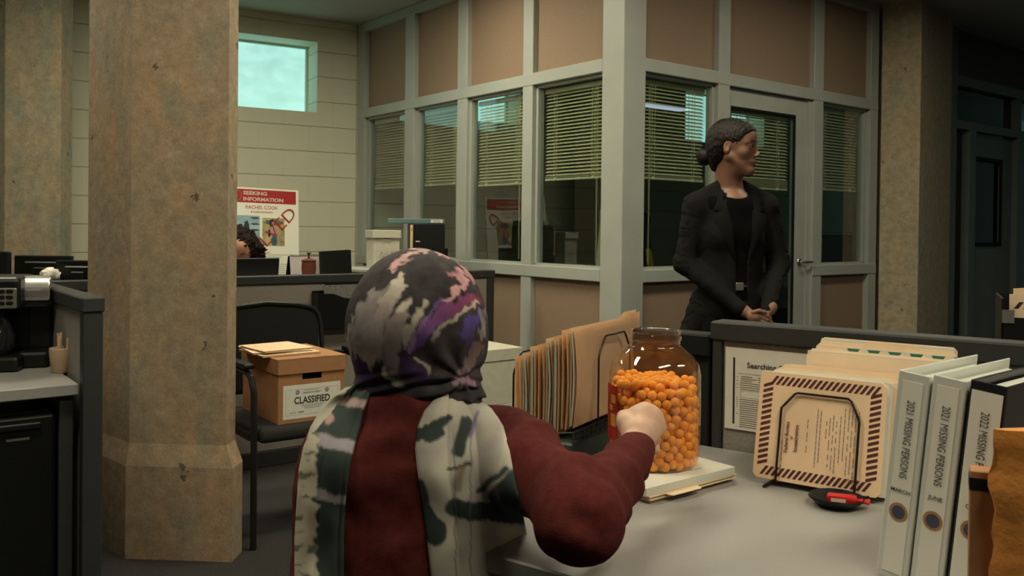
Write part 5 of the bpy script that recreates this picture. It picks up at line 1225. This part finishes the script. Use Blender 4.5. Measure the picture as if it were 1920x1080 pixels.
Lq = (V - np.array(HC)); V = V + (np.sin(V[:, 2] * 900 + V[:, 0] * 300 + V[:, 1] * 200) * .0009)[:, None] * (Lq / np.linalg.norm(Lq, axis=1)[:, None]) + (vnoise(V, 55, 1)[:, None] * .003) * (Lq / np.linalg.norm(Lq, axis=1)[:, None])
link('hair', vf_mesh('hair', V, Fx), M_HAIR, woman, 'all')
# shirt
shirt = [C_(B(-.11, -.005, 1.335), B(.11, -.005, 1.335), .058, .058, k=.05), C_(B(0, -.02, 1.38), B(0, -.0, 1.34), .055, .075, k=.03), E_(B(0, 0, 1.21), (.135, .098, .19), RB, k=.04), E_(B(0, 0, 1.02), (.126, .098, .16), RB, k=.05), E_(B(0, 0, .90), (.145, .106, .12), RB, k=.05), E_(B(.055, .06, 1.20), (.06, .045, .06), RB, k=.03), E_(B(-.055, .06, 1.20), (.06, .045, .06), RB, k=.03), E_(B(0, .05, 1.405), (.060, .080, .034), RB, 's', k=.01)]
V, Fx = sdf(shirt, (SX - .3, SWY - .25, .82), (SX + .3, SWY + .25, 1.42), .006); link('shirt', vf_mesh('shirt', V, Fx), M_SHIRT, woman, 'all')
# trousers
tro = [E_(B(0, 0, .88), (.150, .112, .12), RB, k=.04)]
for q in (-1, 1): tro += [C_(B(q * .082, 0, .84), B(q * .088, 0, .48), .090, .072, k=.03), C_(B(q * .088, 0, .48), B(q * .092, -.01, .06), .072, .066, k=.03)]
V, Fx = sdf(tro, (SX - .3, SWY - .3, .03), (SX + .3, SWY + .3, .995), .010); link('trousers', vf_mesh('trousers', V, Fx), M_BLAZ, woman, 'all')
sh_ = []
for q in (-1, 1): G(TB_).box(q * .09 - .04, q * .09 + .04, -.06, .16, .0, .055, .02, seg=2).build('shoe', M_BLACKM, woman, True)
# belt
G(TB_).lathe([(.001, .962), (.150, .962), (.150, .990), (.001, .990)], seg=40) if False else None
g = G(TB_); pts_ = [(.1265 * math.cos(a), .0985 * math.sin(a), .976) for a in [k * math.pi / 24 for k in range(48)]]
g.tube(pts_, .010, 6, closed=True); g.build('belt', M_BLACK, woman, True)
G(TB_).box(-.018, .018, .098, .112, .958, .994, .003).build('belt_buckle', M_STEEL, woman)
# blazer
ELr = B(.215, -.015, 1.075); ELl = B(-.225, -.010, 1.075)
WRr = HP + Vector((-.075, .035, .030)); WRl = HP + Vector((.048, .048, .022))
bl = [C_(B(-.145, -.012, 1.332), B(.145, -.012, 1.332), .055, .055, k=.04), C_(B(0, -.045, 1.435), B(0, -.03, 1.37), .052, .09, k=.03), C_(B(.052, -.020, 1.432), B(.165, -.015, 1.345), .028, .052, k=.03), C_(B(-.052, -.020, 1.432), B(-.165, -.015, 1.345), .028, .052, k=.03), E_(B(0, -.005, 1.20), (.158, .112, .19), RB, k=.05), E_(B(0, -.003, 1.04), (.140, .108, .15), RB, k=.05), E_(B(0, -.005, .88), (.165, .122, .15), RB, k=.06), C_(B(.10, -.02, .86), B(.155, -.02, .73), .075, .055, k=.06), C_(B(-.10, -.02, .86), B(-.13, -.02, .73), .075, .055, k=.06), C_(B(.12, -.02, .90), B(.195, -.02, .74), .05, .045, k=.05), C_(B(0, -.03, .86), B(0, -.05, .73), .09, .09, k=.06),
      E_(B(.06, .062, 1.20), (.065, .05, .065), RB, k=.03), E_(B(-.06, .062, 1.20), (.065, .05, .065), RB, k=.03)]
def vcut(x, y, z, f):
    Ti = np.array(TB_.inverted()); X_ = Ti[0, 0] * x + Ti[0, 1] * y + Ti[0, 3] + 0 * z; Y_ = Ti[1, 0] * x + Ti[1, 1] * y + Ti[1, 3] + 0 * z; Z_ = z + 0 * X_
    w = np.interp(Z_, [.70, .86, .97, 1.08, 1.22, 1.34, 1.40], [.070, .034, .022, .026, .042, .056, .052])
    d = np.maximum(np.abs(X_ + .012) - w, -Y_ + .0); neckc = np.sqrt((X_ / 1.0) ** 2 + (Y_ - .0) ** 2) - .0585; neckc = np.where(Z_ > 1.36, neckc, 1)
    return -np.minimum(d, neckc)
bl.append(F_(vcut)); bl.append(F_(lambda x, y, z, f: (.745 - z) + 0 * f))
arms = [C_(B(.165, -.015, 1.33), ELr, .058, .048, k=.03), C_(ELr, WRr, .047, .033, k=.03), C_(B(-.165, -.015, 1.33), ELl, .058, .048, k=.03), C_(ELl, WRl, .047, .033, k=.03)]
V, Fx = sdf(bl + arms, (SX - .38, SWY - .38, .72), (SX + .38, SWY + .32, 1.47), .0062)
V = smooth_v(V, Fx, 3)
# sleeve and body creases
nz_ = vnoise(V, 9, 4, 3); wv = np.sin((V[:, 2] * 1.0 + V[:, 0] * .6) * 130 + nz_ * 9) * np.clip(np.abs(V[:, 0] - SX) * 7 - .6, 0, 1) * .0028
cen = np.stack([np.full(len(V), SX), np.full(len(V), SWY), V[:, 2]], 1); dr_ = V - cen; dr_ /= np.linalg.norm(dr_, axis=1)[:, None]
V = V + dr_ * (wv + nz_ * .004)[:, None]
blz = link('blazer', vf_mesh('blazer', V, Fx), M_BLAZ, woman, 'all')
# lapels laid on the jacket front
dg = bpy.context.evaluated_depsgraph_get(); bpy.context.view_layer.update()
bvb = BVHTree.FromPolygons([Vector(v) for v in V], [tuple(f) for f in Fx])
M_LAPEL = mat('lapel_suiting', (.013, .0125, .012), .8, spec=.2, nz=(120, .12), bump=(600, .25, .001))
def lapel(q):
    # outline rows: (z, inner x, outer x)
    rows = [(1.435, .040, .062), (1.40, .046, .088), (1.360, .056, .106), (1.318, .062, .122), (1.312, .060, .092), (1.295, .058, .128), (1.27, .052, .122), (1.22, .044, .100), (1.16, .036, .072), (1.10, .026, .040), (1.075, .024, .027)]
    P = []
    for (z, a, b) in rows:
        row = []
        for k in range(7):
            x = (a + (b - a) * k / 6) * q - .012
            o_ = B(x, .4, z); hit = bvb.ray_cast(o_, -Vector(bf), 1.0)
            p = hit[0] if hit[0] is not None else B(x, .09, z)
            if k == 0 and P and False: pass
            row.append(p + Vector(bf) * (.0045 + .003 * math.sin(math.pi * k / 6)))
        P.append(row)
    for k in range(7):                       # smooth down the column
        ys_ = [(TB_.inverted() @ r_[k]).y for r_ in P]
        for i in range(1, len(P) - 1):
            l = TB_.inverted() @ P[i][k]; l.y = max(l.y, (ys_[i - 1] + ys_[i + 1]) / 2); P[i][k] = TB_ @ l
    g = G(); g.grid(P, .004); return g.build('lapel', M_LAPEL, woman, True)
lapel(1); lapel(-1)
for z in (.70,): pass

# ------------------------------------------------------------------ seated woman with curly hair, mostly behind the pillar
CY_ = 5.05; c0 = PD(447, 474, CY_)
cw_ = thing('person', 'curly-haired woman seated behind the laptop, looking down, half hidden by the pillar', 'person', (c0.x, CY_, 0))
f2_ = Vector((.22, -.97, 0)).normalized(); r2_ = f2_.cross(Vector((0, 0, 1)))
T2 = Matrix(((r2_.x, f2_.x, 0, c0.x), (r2_.y, f2_.y, 0, CY_), (0, 0, 1, c0.z - .005), (0, 0, 0, 1))) @ Matrix.Rotation(math.radians(-16), 4, 'X')
s2 = 1.05
pr = head_prims(T2, s2) + [C_(T2 @ Vector((0, -.03, -.05)), (c0.x, CY_ + .07, c0.z - .22), .05, .06, k=.03), C_((c0.x - .13, CY_ + .08, c0.z - .28), (c0.x + .13, CY_ + .08, c0.z - .28), .06, .06, k=.05), C_((c0.x, CY_ + .08, c0.z - .3), (c0.x, CY_ + .10, .55), .12, .14, k=.06)]
Va, Fa = sdf(pr, (c0.x - .2, CY_ - .2, c0.z - .2), (c0.x + .2, CY_ + .2, c0.z + .16), .0045)
Vb, Fb = sdf(pr[-3:], (c0.x - .3, CY_ - .2, .40), (c0.x + .3, CY_ + .3, c0.z - .17), .014)
Vb2 = Vb; V, Fx = join_sdf([(Va, Fa), (Vb, Fb)])
link('body', vf_mesh('body', V, Fx, face_cols(V, T2, s2, (.36, .17, .105))), M_SKIN, cw_, 'all'); eyes(T2, s2, cw_, True)
hh = [E_(T2 @ Vector((0, -.03, .045)), (.098, .108, .095), T2.to_3x3()), C_(T2 @ Vector((.085, -.04, .02)), T2 @ Vector((.095, -.05, -.14)), .04, .05, k=.03), C_(T2 @ Vector((-.085, -.04, .02)), T2 @ Vector((-.095, -.05, -.14)), .045, .055, k=.03), E_(T2 @ Vector((0, -.08, -.06)), (.09, .06, .10), k=.03), E_(T2 @ Vector((0, .105, -.03)), (.062, .075, .088), T2.to_3x3(), 's', .012)]
V, Fx = sdf(hh, (c0.x - .22, CY_ - .2, c0.z - .26), (c0.x + .22, CY_ + .24, c0.z + .2), .005)
dn = (V - np.array([c0.x, CY_, c0.z - .02])); dn /= np.linalg.norm(dn, axis=1)[:, None]; V = V + dn * (np.abs(vnoise(V, 42, 5, 2))[:, None] * .028 + vnoise(V, 120, 3, 2)[:, None] * .010)
link('hair', vf_mesh('hair', V, Fx), mat('curly_hair', (.012, .005, .0035), .65, spec=.2, bump=(160, .8, .004)), cw_, 'all')
top = [C_((c0.x - .14, CY_ + .08, c0.z - .30), (c0.x + .14, CY_ + .08, c0.z - .30), .065, .065, k=.05), C_((c0.x, CY_ + .08, c0.z - .32), (c0.x, CY_ + .10, .60), .14, .16, k=.06), C_((c0.x - .17, CY_ + .08, c0.z - .31), (c0.x - .20, CY_ + .02, .82), .055, .045, k=.03), C_((c0.x + .17, CY_ + .08, c0.z - .31), (c0.x + .20, CY_ + .04, .82), .055, .045, k=.03)]
V, Fx = sdf(top, (c0.x - .32, CY_ - .25, .5), (c0.x + .32, CY_ + .32, c0.z - .2), .012); link('blouse', vf_mesh('blouse', V, Fx), M_SHIRT, cw_, 'all')
st = thing('office_chair', 'black office chair under the curly-haired woman behind the long partition', 'chair', (c0.x, CY_ + .1, 0))
G(Matrix.Translation((c0.x, CY_ + .12, 0))).box(-.24, .24, -.22, .24, .38, .44, .02).build('seat', M_BLACKM, st); G(Matrix.Translation((c0.x, CY_ + .12, 0))).lathe([(.26, .0), (.26, .03), (.04, .06), (.03, .10), (.03, .38)], seg=16).build('pedestal', M_BLACK, st)

# ------------------------------------------------------------------ the woman in the headscarf, seen from behind
HX = Vector((-.155, 1.43, 1.078))
wm = thing('person', 'woman in a maroon sweater and printed headscarf seen from behind, reaching for the snack jar', 'person', (-.16, 1.40, 0))
skin3 = (.56, .35, .25)
sh_c = Vector((-.165, 1.42, .88))
SHL = Vector((-.268, 1.42, .852)); SHR = Vector((.000, 1.375, .878)); ELB = Vector((.100, 1.15, .842)); WRI = Vector((.209, 1.445, .862))
# hand: closed fist, knuckles up and away, thumb on the left
def hpt(px, py, Y): return PD(px, py, Y)
K1, K2, K3, K4 = hpt(1189, 779, 1.497), hpt(1209, 769, 1.503), hpt(1227, 780, 1.500), hpt(1237, 802, 1.494)
WR_ = hpt(1197, 822, 1.452)
hand = [C_(WRI - (WRI - ELB).normalized() * .06, WR_, .026, .0235, k=.015)]
for Kk, r_ in ((K1, .0135), (K2, .0135), (K3, .013), (K4, .012)): hand.append(C_(WR_ + (Kk - WR_) * .15, Kk, .0205, r_, k=.014))
hand.append(E_((WR_ + K1 + K2 + K3 + K4) / 5 + Vector((0, .006, 0)), (.026, .020, .024), k=.015))
for i, (Kk, L1) in enumerate(((K1, .034), (K2, .036), (K3, .033), (K4, .028))):
    a1 = Kk + Vector((-.002, L1 * .85, -.010)); a2 = a1 + Vector((-.004, -.006, -.024)); a3 = a2 + Vector((-.001, -.016, -.004)); hand += finger([Kk, a1, a2, a3], .0118 - .0006 * i, .0085, .003)
th0 = WR_ + Vector((-.012, .008, .010)); hand += finger([th0, hpt(1172, 792, 1.478), hpt(1170, 783, 1.50), hpt(1184, 786, 1.525)], .0150, .0095, .008)
Vh, Fh = sdf(hand, (.13, 1.36, .80), (.29, 1.56, .95), .0022); Vh = smooth_v(Vh, Fh, 2)
cb_ = [E_(HX + Vector((0, .02, 0)), (.072, .088, .10)), C_(HX + Vector((0, 0, -.06)), sh_c + Vector((0, .015, .04)), .048, .05, k=.02), C_(SHL, SHR, .04, .04, k=.03), C_(sh_c + Vector((0, .02, -.02)), (-.165, 1.42, .60), .07, .085, k=.03), C_((-.165, 1.42, .60), (-.165, 1.42, .56), .10, .11, k=.04), C_(SHR, ELB, .042, .038, k=.02), C_(ELB, WRI, .038, .024, k=.02), C_(SHL, (-.31, 1.47, .66), .042, .038, k=.02), C_((-.31, 1.47, .66), (-.22, 1.66, .70), .038, .028, k=.02)]
for q in (-1, 1): cb_ += [C_((-.165 + q * .09, 1.42, .53), (-.12 + q * .10, 1.80, .52), .075, .055, k=.03), C_((-.12 + q * .10, 1.80, .52), (-.12 + q * .10, 1.78, .08), .052, .038, k=.03), C_((-.12 + q * .10, 1.78, .045), (-.12 + q * .10, 1.90, .035), .035, .03, k=.02)]
Vb, Fb = sdf(cb_, (-.5, 1.0, 0), (.28, 2.0, 1.22), .012)
Vg = [(Vb, Fb), (Vh, Fh)]
V, Fx = join_sdf(Vg); link('body', vf_mesh('body', V, Fx, np.tile(np.array(skin3), (len(V), 1))), M_SKIN, wm, 'all')
# jeans
jp = [E_((-.165, 1.41, .54), (.19, .15, .13), k=.05)]
for q in (-1, 1): jp += [C_((-.165 + q * .09, 1.42, .53), (-.12 + q * .10, 1.80, .52), .092, .070, k=.03), C_((-.12 + q * .10, 1.80, .52), (-.12 + q * .10, 1.78, .10), .068, .055, k=.03)]
V, Fx = sdf(jp, (-.45, 1.15, .06), (.15, 1.95, .72), .014); link('trousers', vf_mesh('trousers', V, Fx), mat('dark_denim', (.02, .025, .035), .9), wm, 'all')
for q in (-1, 1): G(Matrix.Translation((-.12 + q * .10, 1.82, 0))).box(-.042, .042, -.08, .15, 0, .07, .02, seg=2).build('shoe', M_BLACKM, wm, True)
# sweater
sw = [C_(SHL + Vector((.03, 0, 0)), SHR + Vector((-.02, .0, 0)), .058, .062, k=.05), C_(sh_c + Vector((0.01, -.005, .05)), sh_c, .068, .11, k=.05), E_((-.165, 1.41, .78), (.180, .125, .17), k=.06), E_((-.165, 1.40, .62), (.190, .140, .16), k=.06),
      C_(SHR, ELB, .064, .058, k=.035), C_(ELB, WRI, .056, .031, k=.02), C_(SHL, (-.305, 1.47, .66), .060, .052, k=.035), C_((-.305, 1.47, .66), (-.23, 1.64, .69), .050, .036, k=.03), C_(HX + Vector((.005, -.012, -.125)), sh_c + Vector((.01, -.01, .05)), .072, .086, k=.03)]
V, Fx = sdf(sw, (-.46, 1.0, .48), (.30, 1.72, 1.02), .006)
V = smooth_v(V, Fx, 2)
# creases: across the elbow and under the shoulder
def crease(V, a, b, amp, freq, rad, ph=0):
    a = np.array(a); b = np.array(b); ba = b - a; t = np.clip(((V - a) @ ba) / (ba @ ba), 0, 1); c = a + t[:, None] * ba; d = V - c; dist = np.linalg.norm(d, axis=1); w = np.exp(-(dist / rad) ** 2 * .5)
    ang = np.arctan2(d[:, 2], d[:, 0] + 1e-6); ridge = 1 - 2 * np.abs(np.sin(t * freq + .8 * np.sin(ang + ph) + ph))
    return V + (d / np.maximum(dist, 1e-6)[:, None]) * (w * amp * ridge)[:, None]
V = crease(V, ELB + (WRI - ELB) * .02, ELB + (WRI - ELB) * .75, .0042, 9, .07, .5); V = crease(V, SHR, ELB, .0085, 6, .08, 1.3)
V = V + vnoise(V, 7, 2, 3)[:, None] * np.array([.0, -.012, .004])
swm = link('sweater', vf_mesh('sweater', V, Fx), M_SWEAT, wm, 'all')
bvs = BVHTree.FromPolygons([Vector(v) for v in V], [tuple(f) for f in Fx])

# headscarf
hs_ = [E_(HX + Vector((.003, .005, .005)), (.104, .116, .104), k=.03), E_(HX + Vector((-.002, .0, -.030)), (.106, .108, .090), k=.04), E_(HX + Vector((.022, .01, -.03)), (.088, .106, .090), k=.03), E_(HX + Vector((.01, -.005, -.08)), (.082, .085, .050), k=.04),
       E_(HX + Vector((.045, -.03, -.095)), (.050, .05, .035), k=.03), C_(HX + Vector((-.06, -.02, -.125)), HX + Vector((.07, -.035, -.118)), .028, .030, k=.03), C_(HX + Vector((.06, -.05, -.115)), HX + Vector((.095, -.04, -.128)), .024, .020, k=.02), C_(HX + Vector((0, 0, -.09)), HX + Vector((0, -.01, -.15)), .078, .085, k=.04),
       E_(HX + Vector((0, .135, .0)), (.066, .06, .085), None, 's', .01)]
V, Fx = sdf(hs_, (HX.x - .16, HX.y - .17, HX.z - .20), (HX.x + .16, HX.y + .17, HX.z + .15), .0026)
V = smooth_v(V, Fx, 2)
px_, py_ = pix(V)
# folds radiating from the gathered knot at the lower right
kx, ky = 868, 712
dx_, dy_ = px_ - kx, py_ - ky; ang = np.arctan2(-dy_, dx_); dist = np.hypot(dx_, dy_)
nn = vnoise(V, 8, 9, 2)
fold = np.sin(ang * 9 + nn * 2.2) * np.clip(1 - dist / 210, 0, 1) * np.clip(dist / 30, 0, 1)
low = np.clip((py_ - 690) / 40, 0, 1); fold2 = np.sin((py_ + (px_ - 780) * .25) * .23 + nn * 2) * low
ctr = np.array(HX); dn = V - ctr; dn /= np.linalg.norm(dn, axis=1)[:, None]
V = V + dn * (fold * .0038 + fold2 * .0035 + nn * .003)[:, None]
facing = (dn[:, 1] < .35)
# printed cloth: brush strokes in picture-like coordinates on the back of the head
q1 = vnoise(V, 38, 3, 3); q2 = vnoise(V, 38, 13, 3); q3 = vnoise(V * np.array([1, 1, .35]), 90, 21, 2)
cx_ = (px_ - 550) * 2.118 + q1 * 17; cy_ = (py_ - 440) * 2.118 + q2 * 17
base = np.array((.040, .034, .038)); C = np.tile(base, (len(V), 1)) * (1 + .5 * q1[:, None])
def stroke(cols, pts, wid, soft=8, rag=16):
    global C
    best = np.full(len(V), 1e9); col = np.zeros((len(V), 3)); n = len(pts)
    for i in range(n - 1):
        a = np.array(pts[i], float); b = np.array(pts[i + 1], float); ba = b - a; t = np.clip(((cx_ - a[0]) * ba[0] + (cy_ - a[1]) * ba[1]) / (ba @ ba), 0, 1)
        d = np.hypot(cx_ - a[0] - ba[0] * t, cy_ - a[1] - ba[1] * t); w = wid[i] + (wid[i + 1] - wid[i]) * t; d = d - w; u = (i + t) / (n - 1)
        cc = np.array(cols[0]) * (1 - u[:, None]) + np.array(cols[1]) * u[:, None]; m_ = d < best; best = np.where(m_, d, best); col[m_] = cc[m_]
    best = best - 3; a_ = np.clip((-best + q3 * rag * .55) / soft + .5, 0, 1) * facing; C = C * (1 - a_[:, None]) + col * (1 + .22 * q2[:, None]) * a_[:, None]
CR = (.62, .57, .45); GR = (.26, .24, .23); LI = (.40, .33, .32); PK = (.60, .33, .34); MG = (.25, .055, .11); PU = (.13, .07, .24); BL = (.09, .07, .26); DK = (.045, .025, .085)
stroke((PK, (.42, .30, .27)), [(383, 138), (430, 95), (480, 70), (530, 60)], [3, 10, 9, 6])
stroke((PK, PK), [(570, 66), (620, 78), (668, 98)], [6, 9, 3])
stroke((GR, GR), [(222, 360), (216, 470)], [7, 9])
stroke((GR, LI), [(400, 215), (350, 270), (300, 350), (290, 450), (300, 540)], [22, 48, 62, 60, 22], 14, 22)
stroke((CR, LI), [(432, 150), (420, 200), (380, 260), (340, 330)], [6, 22, 26, 20], 10)
stroke(((.25, .23, .26), (.36, .32, .30)), [(250, 400), (270, 300), (320, 240)], [16, 14, 8], 14)
stroke((LI, (.15, .12, .13)), [(452, 262), (420, 330), (390, 420), (385, 530), (420, 590)], [8, 28, 36, 26, 18], 14, 18)
stroke((CR, (.34, .31, .26)), [(532, 258), (500, 310), (455, 385), (440, 450)], [4, 12, 15, 6], 8)
stroke((CR, CR), [(455, 265), (430, 300)], [6, 12], 8)
stroke((DK, DK), [(262, 500), (285, 560), (330, 580)], [16, 24, 14], 12)
stroke((CR, GR), [(362, 530), (380, 575), (430, 605)], [5, 9, 6], 8)
stroke((DK, (.07, .04, .12)), [(440, 480), (470, 545), (530, 570)], [18, 28, 16], 14)
stroke((MG, PU), [(735, 255), (670, 275), (600, 310), (540, 370), (470, 440)], [18, 26, 24, 22, 14], 10)
stroke((PU, (.30, .20, .33)), [(590, 255), (540, 320), (480, 390), (470, 460)], [5, 9, 10, 5], 8)
stroke((PK, (.32, .12, .16)), [(745, 182), (700, 150), (650, 143), (622, 165)], [8, 13, 12, 5], 8)
stroke((PK, PK), [(655, 150), (680, 190), (650, 225), (605, 265)], [10, 12, 14, 8], 8)
stroke((CR, (.15, .14, .13)), [(735, 262), (650, 320), (590, 360), (555, 420)], [3, 4, 6, 3], 6, 8)
stroke((BL, DK), [(715, 330), (690, 400), (700, 450)], [20, 26, 10], 12)
stroke(((.22, .19, .26), GR), [(745, 300), (755, 350), (762, 400)], [9, 10, 6], 10)
stroke(((.13, .08, .09), (.22, .15, .16)), [(735, 445), (700, 510), (660, 560)], [18, 16, 12], 10)
stroke(((.28, .17, .24), (.28, .17, .24)), [(645, 582), (725, 590)], [6, 8], 6, 8)
stroke((CR, GR), [(490, 490), (540, 535)], [4, 6], 6, 8)
# elsewhere (front and sides): the same cloth, loosely
oth = ~facing; a_ = np.clip(q1 * 4, 0, 1) * oth; C = C * (1 - a_[:, None]) + np.array(LI) * a_[:, None]
link('headscarf', vf_mesh('headscarf', V, Fx, np.clip(C, .005, 1)), M_CLOTHV, wm, 'all')
bvh_h = BVHTree.FromPolygons([Vector(v) for v in V], [tuple(f) for f in Fx])

def tail(name, rows, colfn, nx=70, nz=110, fold_amp=.006, folds=3.0, off=.010, seed=1):
    """scarf end lying on the back: rows of (py, px_left, px_right)"""
    ys_ = [r[0] for r in rows]; P = []
    for j in range(nz + 1):
        py = ys_[0] + (ys_[-1] - ys_[0]) * j / nz; l = np.interp(py, ys_, [r[1] for r in rows]); r_ = np.interp(py, ys_, [r[2] for r in rows]); row = []
        for i in range(nx + 1):
            u = i / nx; px = l + (r_ - l) * u; d = ray(px, py); o = Vector((0, 0, CZ)); dn_ = d.normalized()
            hit = bvs.ray_cast(o, dn_, 4); Yh = hit[0].y if hit[0] is not None else None
            row.append([px, py, Yh, u])
        P.append(row)
    A = np.array([[c[2] if c[2] is not None else np.nan for c in row] for row in P]); 
    # fill holes with the nearest values, then smooth
    for j in range(A.shape[0]):
        m_ = ~np.isnan(A[j])
        if m_.any(): A[j] = np.interp(np.arange(A.shape[1]), np.nonzero(m_)[0], A[j][m_])
        elif j: A[j] = A[j - 1]
    for j in range(A.shape[0] - 2, -1, -1):
        if np.isnan(A[j]).any(): A[j] = A[j + 1]
    A0 = A.copy()
    for _ in range(30):
        B_2 = A.copy(); B_2[1:-1] = (A[:-2] + A[2:] + 2 * A[1:-1]) / 4; B_2[:, 1:-1] = (B_2[:, :-2] + B_2[:, 2:] + 2 * B_2[:, 1:-1]) / 4; A = np.minimum(B_2, A0 + .004)
    pts_ = []; cols = []
    for j, row in enumerate(P):
        pr_ = []
        for i, (px, py, _, u) in enumerate(row):
            v = j / nz; n_ = noise.noise(Vector((u * 2.2, v * 2.5, seed)))
            f_ = abs(math.sin((u * folds + .25 * n_ + .12 * v) * math.pi)) ** .7
            edge = math.sin(math.pi * min(max(u, 0), 1)) ** .35
            Y = A[j, i] - off * edge - .002 - fold_amp * f_ * edge
            p = PD(px, py, Y); pr_.append(p); cols.append(colfn(px + 5 * noise.noise(Vector((px * .03, py * .03, seed))), py + 7 * noise.noise(Vector((px * .03, py * .03, seed + 7))) + 3 * noise.noise(Vector((px * .16, py * .05, 2))), u, v))
        pts_.append(pr_)
    nxx = nx + 1; front = [p for r in pts_ for p in r]; back_ = [p + Vector((0, .0022, 0)) for p in front]; n = len(front)
    Fq = []
    for j in range(nz):
        for i in range(nx): a = j * nxx + i; Fq.append((a, a + 1, a + nxx + 1, a + nxx)); Fq.append((a + n, a + nxx + n, a + nxx + 1 + n, a + 1 + n))
    for j in range(nz):
        for i in (0, nx): a = j * nxx + i; Fq.append((a, a + nxx, a + nxx + n, a + n))
    for i in range(nx):
        for j in (0, nz): a = j * nxx + i; Fq.append((a, a + n, a + 1 + n, a + 1))
    bm = bmesh.new(); vs = [bm.verts.new(p) for p in front + back_]; [bm.faces.new([vs[k] for k in f]) for f in Fq]; bmesh.ops.recalc_face_normals(bm, faces=bm.faces)
    me = bpy.data.meshes.new(name); bm.to_mesh(me); bm.free(); set_cols(me, np.array(cols + cols)); return link(name, me, M_CLOTHV, wm, 'all')
def sm(a, b, x): t = min(max((x - a) / (b - a), 0), 1); return t * t * (3 - 2 * t)
def mixc(a, b, t): return tuple(a[i] * (1 - t) + b[i] * t for i in range(3))
DG = (.035, .050, .046); CRM = (.56, .53, .43); LG = (.36, .34, .33)
def col_left(px, py, u, v):
    x, y = (px - 550) * 2.118, (py - 440) * 2.118
    c = DG
    for (yc, hw, cc) in ((640, 16, (.40, .30, .28)), (825, 26, (.34, .31, .34)), (1045, 18, (.34, .31, .32))):
        sl = yc + (x - 150) * .28; c = mixc(c, cc, sm(hw + 8, hw - 6, abs(y - sl)) * sm(80, 110, x))
    c = mixc(c, (.42, .28, .25), sm(28, 12, math.hypot((x - 135), (y - 735) * .9)))
    ed = 92 - 10 * noise.noise(Vector((0, y * .03, 4))) * 3; 
    if y > 780: c = mixc(c, (.52, .48, .37), sm(ed + 8, ed - 8, x) * (1 - .75 * sm(.1, .4, noise.noise(Vector((x * .02, y * .035, 9))))))
    elif y > 600: c = mixc(c, (.44, .42, .34), sm(1, -1, x - (250 - (y - 580) * .82)) )
    return c
def col_right(px, py, u, v):
    x, y = (px - 550) * 2.118, (py - 440) * 2.118; c = mixc(CRM, LG, .45 + .45 * noise.noise(Vector((x * .012, y * .01, 3))))
    c = mixc(c, (.40, .30, .36), .5 * sm(.15, .5, noise.noise(Vector((x * .01, y * .008, 8)))))
    ln = lambda x0, y0, x1, y1, w: (lambda t: math.hypot(x - x0 - (x1 - x0) * t, y - y0 - (y1 - y0) * t) - w)(min(max(((x - x0) * (x1 - x0) + (y - y0) * (y1 - y0)) / ((x1 - x0) ** 2 + (y1 - y0) ** 2), 0), 1))
    for a in ((495, 790, 560, 770, 24), (560, 770, 620, 730, 14), (540, 810, 580, 780, 16)): c = mixc(c, DG, sm(8, -4, ln(*a)))
    for a in ((655, 860, 690, 740, 22), (640, 930, 700, 905, 6), (610, 935, 640, 925, 5), (500, 990, 520, 1060, 20), (740, 1010, 850, 930, 10), (800, 1040, 880, 960, 26), (830, 1080, 900, 1000, 50), (640, 1090, 900, 1120, 34), (500, 1100, 560, 1180, 50)): c = mixc(c, DG, sm(9, -5, ln(*a)))
    c = mixc(c, (.22, .17, .10), .8 * sm(12, -8, ln(665, 930, 650, 1000, 14))); c = mixc(c, (.22, .13, .30), sm(6, -2, ln(735, 700, 700, 800, 4)))
    for x0 in (638, 706): c = mixc(c, (.12, .13, .12), .7 * sm(5, 1, abs(x - x0 - (y - 850) * .01)) * sm(760, 820, y))
    return c
tail('scarf_tail', [(716, 664, 700), (740, 628, 694), (770, 600, 682), (800, 582, 676), (840, 568, 664), (880, 560, 655), (941, 556, 648), (1010, 552, 645), (1140, 552, 645)], col_left, folds=2.2, seed=3)
tail('scarf_tail', [(738, 830, 885), (750, 812, 902), (770, 795, 926), (800, 783, 944), (840, 778, 955), (880, 782, 962), (941, 792, 976), (1010, 800, 990), (1140, 812, 1010)], col_right, folds=3.0, seed=5)
stl = thing('stool', 'low black stool under the woman in the headscarf', 'stool', (-.165, 1.41, 0))
G(Matrix.Translation((-.165, 1.41, 0))).lathe([(.001, .36), (.20, .36), (.21, .38), (.20, .405), (.001, .41)], seg=32).build('seat', M_BLACKM, stl, True)
G(Matrix.Translation((-.165, 1.41, 0))).lathe([(.20, 0), (.20, .02), (.03, .05), (.025, .36)], seg=24).build('pedestal', M_BLACK, stl, True)
